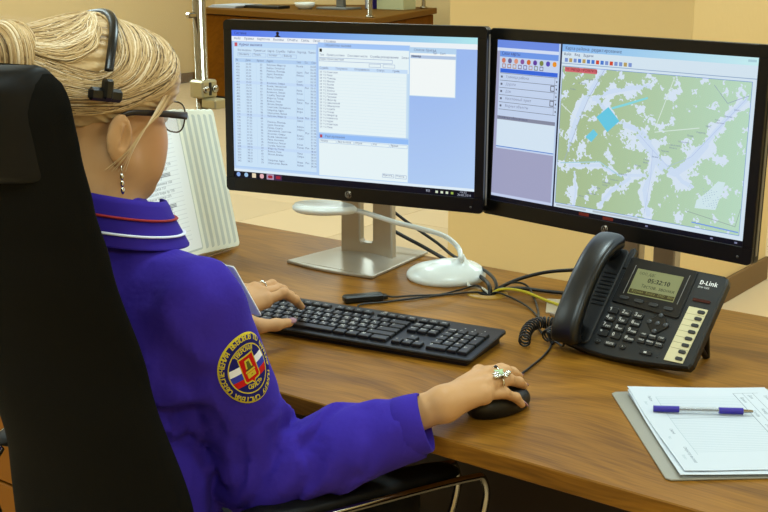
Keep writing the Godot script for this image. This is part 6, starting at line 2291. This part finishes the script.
	for k in 6:
		var a := TAU * k / 6.0
		ball(st, face * Transform3D(Basis(Vector3.BACK, a), Vector3(cos(a) * 0.0056, sin(a) * 0.0056, 0.0012)), Vector3(0.0040, 0.0026, 0.0019), 6, 10)
	ball(st, face * Transform3D(Basis(), Vector3(0.0, 0.0115, 0.0014)), Vector3(0.0034, 0.0034, 0.0026), 6, 10)
	ball(st, face * Transform3D(Basis(), Vector3(0.004, -0.0115, 0.0014)), Vector3(0.0034, 0.0034, 0.0026), 6, 10)
	part("flower", done(st), silver, rr[0])
	st = mb()
	ball(st, face * Transform3D(Basis(), Vector3(0, 0, 0.0030)), Vector3(0.0028, 0.0028, 0.0024), 6, 10)
	for k in 3:
		ball(st, face * Transform3D(Basis(Vector3.BACK, 0.9 * k), Vector3(-0.010, 0.003 + 0.004 * k, 0.0016)), Vector3(0.0048, 0.0014, 0.0012), 6, 8)
	part("stone", done(st), mat("pale_green_stone", Color(0.72, 0.84, 0.66), 0.15), rr[0])
	var r2: Array = ring.call("band_ring", "narrow silver ring with dark stone on her mouse hand", fr[1][0], fr[1][1], 0.40, 0.0100, 0.0012)
	st = mb()
	ball(st, (r2[1] as Transform3D) * Transform3D(Basis(), Vector3(0, 0.0108, 0)), Vector3(0.0034, 0.0020, 0.0030), 6, 10)
	part("stone", done(st), mat("dark_stone", Color(0.10, 0.10, 0.10), 0.12), r2[0])
	var r3: Array = ring.call("silver_ring", "silver ring with knotted top on her typing hand", fl[2][0], fl[2][1], 0.45, 0.0098, 0.0013)
	st = mb()
	for k in 3:
		ball(st, (r3[1] as Transform3D) * Transform3D(Basis(), Vector3(-0.003 + 0.003 * k, 0.0102, 0.0012 * (k - 1))), Vector3(0.0022, 0.0016, 0.0024), 6, 8)
	part("knot", done(st), silver, r3[0])
	# badge on her chest
	var bd := thing("name_badge", "white plastic name badge hanging at her chest beside the typing hand", "badge", v3(-0.385, 0.18, 0.885))
	var bt := Transform3D(Basis(Vector3.UP, -0.25) * Basis(Vector3.RIGHT, 0.45) * Basis(Vector3.BACK, 0.12), v3(-0.395, 0.172, 0.878))
	st = mb()
	prism(st, rounded_rect(0.060, 0.088, 0.005, 4), 0.0022, bt, 0.0006)
	part("card", done(st), mat("badge_white", Color(0.90, 0.92, 0.92), 0.3), bd)
	part("clip", tubem([bt * Vector3(0, 0.042, 0.001), bt * Vector3(0, 0.052, 0.006), bt * Vector3(0.002, 0.06, 0.02)], 0.002, -1, 7), silver, bd)

# ------------------------------------------------------------------ the scene
const LAMP_COLOUR := Color(0.89, 0.99, 1.0)
const LAMP_ENERGY := 2.5

func _ready() -> void:
	rng.seed = 7
	sans = SystemFont.new()
	sans.font_names = PackedStringArray(["Droid Sans"])
	sans_bold = SystemFont.new()
	sans_bold.font_names = PackedStringArray(["Droid Sans"])
	sans_bold.font_weight = 700
	var cam := Camera3D.new()
	cam.name = "camera"
	cam.fov = rad_to_deg(2.0 * atan(256.0 / 1242.58))
	cam.near = 0.05
	cam.far = 60.0
	cam.transform = Transform3D(Basis(Vector3.UP, 0.6531) * Basis(Vector3.RIGHT, -0.2486) * Basis(Vector3.BACK, -0.0035), v3(0.8342, 0.6637, 2.1351))
	add_child(cam)
	cam.current = true
	var we := WorldEnvironment.new()
	we.name = "world_environment"
	var env := Environment.new()
	env.background_mode = Environment.BG_COLOR
	env.background_color = Color(0.02, 0.02, 0.02)
	env.tonemap_mode = Environment.TONE_MAPPER_LINEAR
	env.tonemap_exposure = 1.0
	env.sdfgi_enabled = true
	env.ssao_enabled = true
	env.ssil_enabled = true
	we.environment = env
	add_child(we)
	build_lamps()
	build_room()
	build_desk()
	build_counter()
	build_monitor("left black monitor showing tables in blue program windows", Vector3(-0.6869, 0.3414, 0.2566), 0.2038, 0.0227, screen_left(), 0.92, v3(-0.773, 0.0, 0.105), 0.02)
	build_monitor("right black monitor showing a green and white map", Vector3(-0.1432, 0.3371, 0.2109), -0.1489, 0.0394, screen_right(), 0.88, v3(-0.115, 0.0, 0.125), -0.1489)
	build_panels()
	build_lamp()
	build_keyboard()
	build_mouse()
	build_phone()
	build_cables()
	build_papers()
	build_chair()
	build_person()
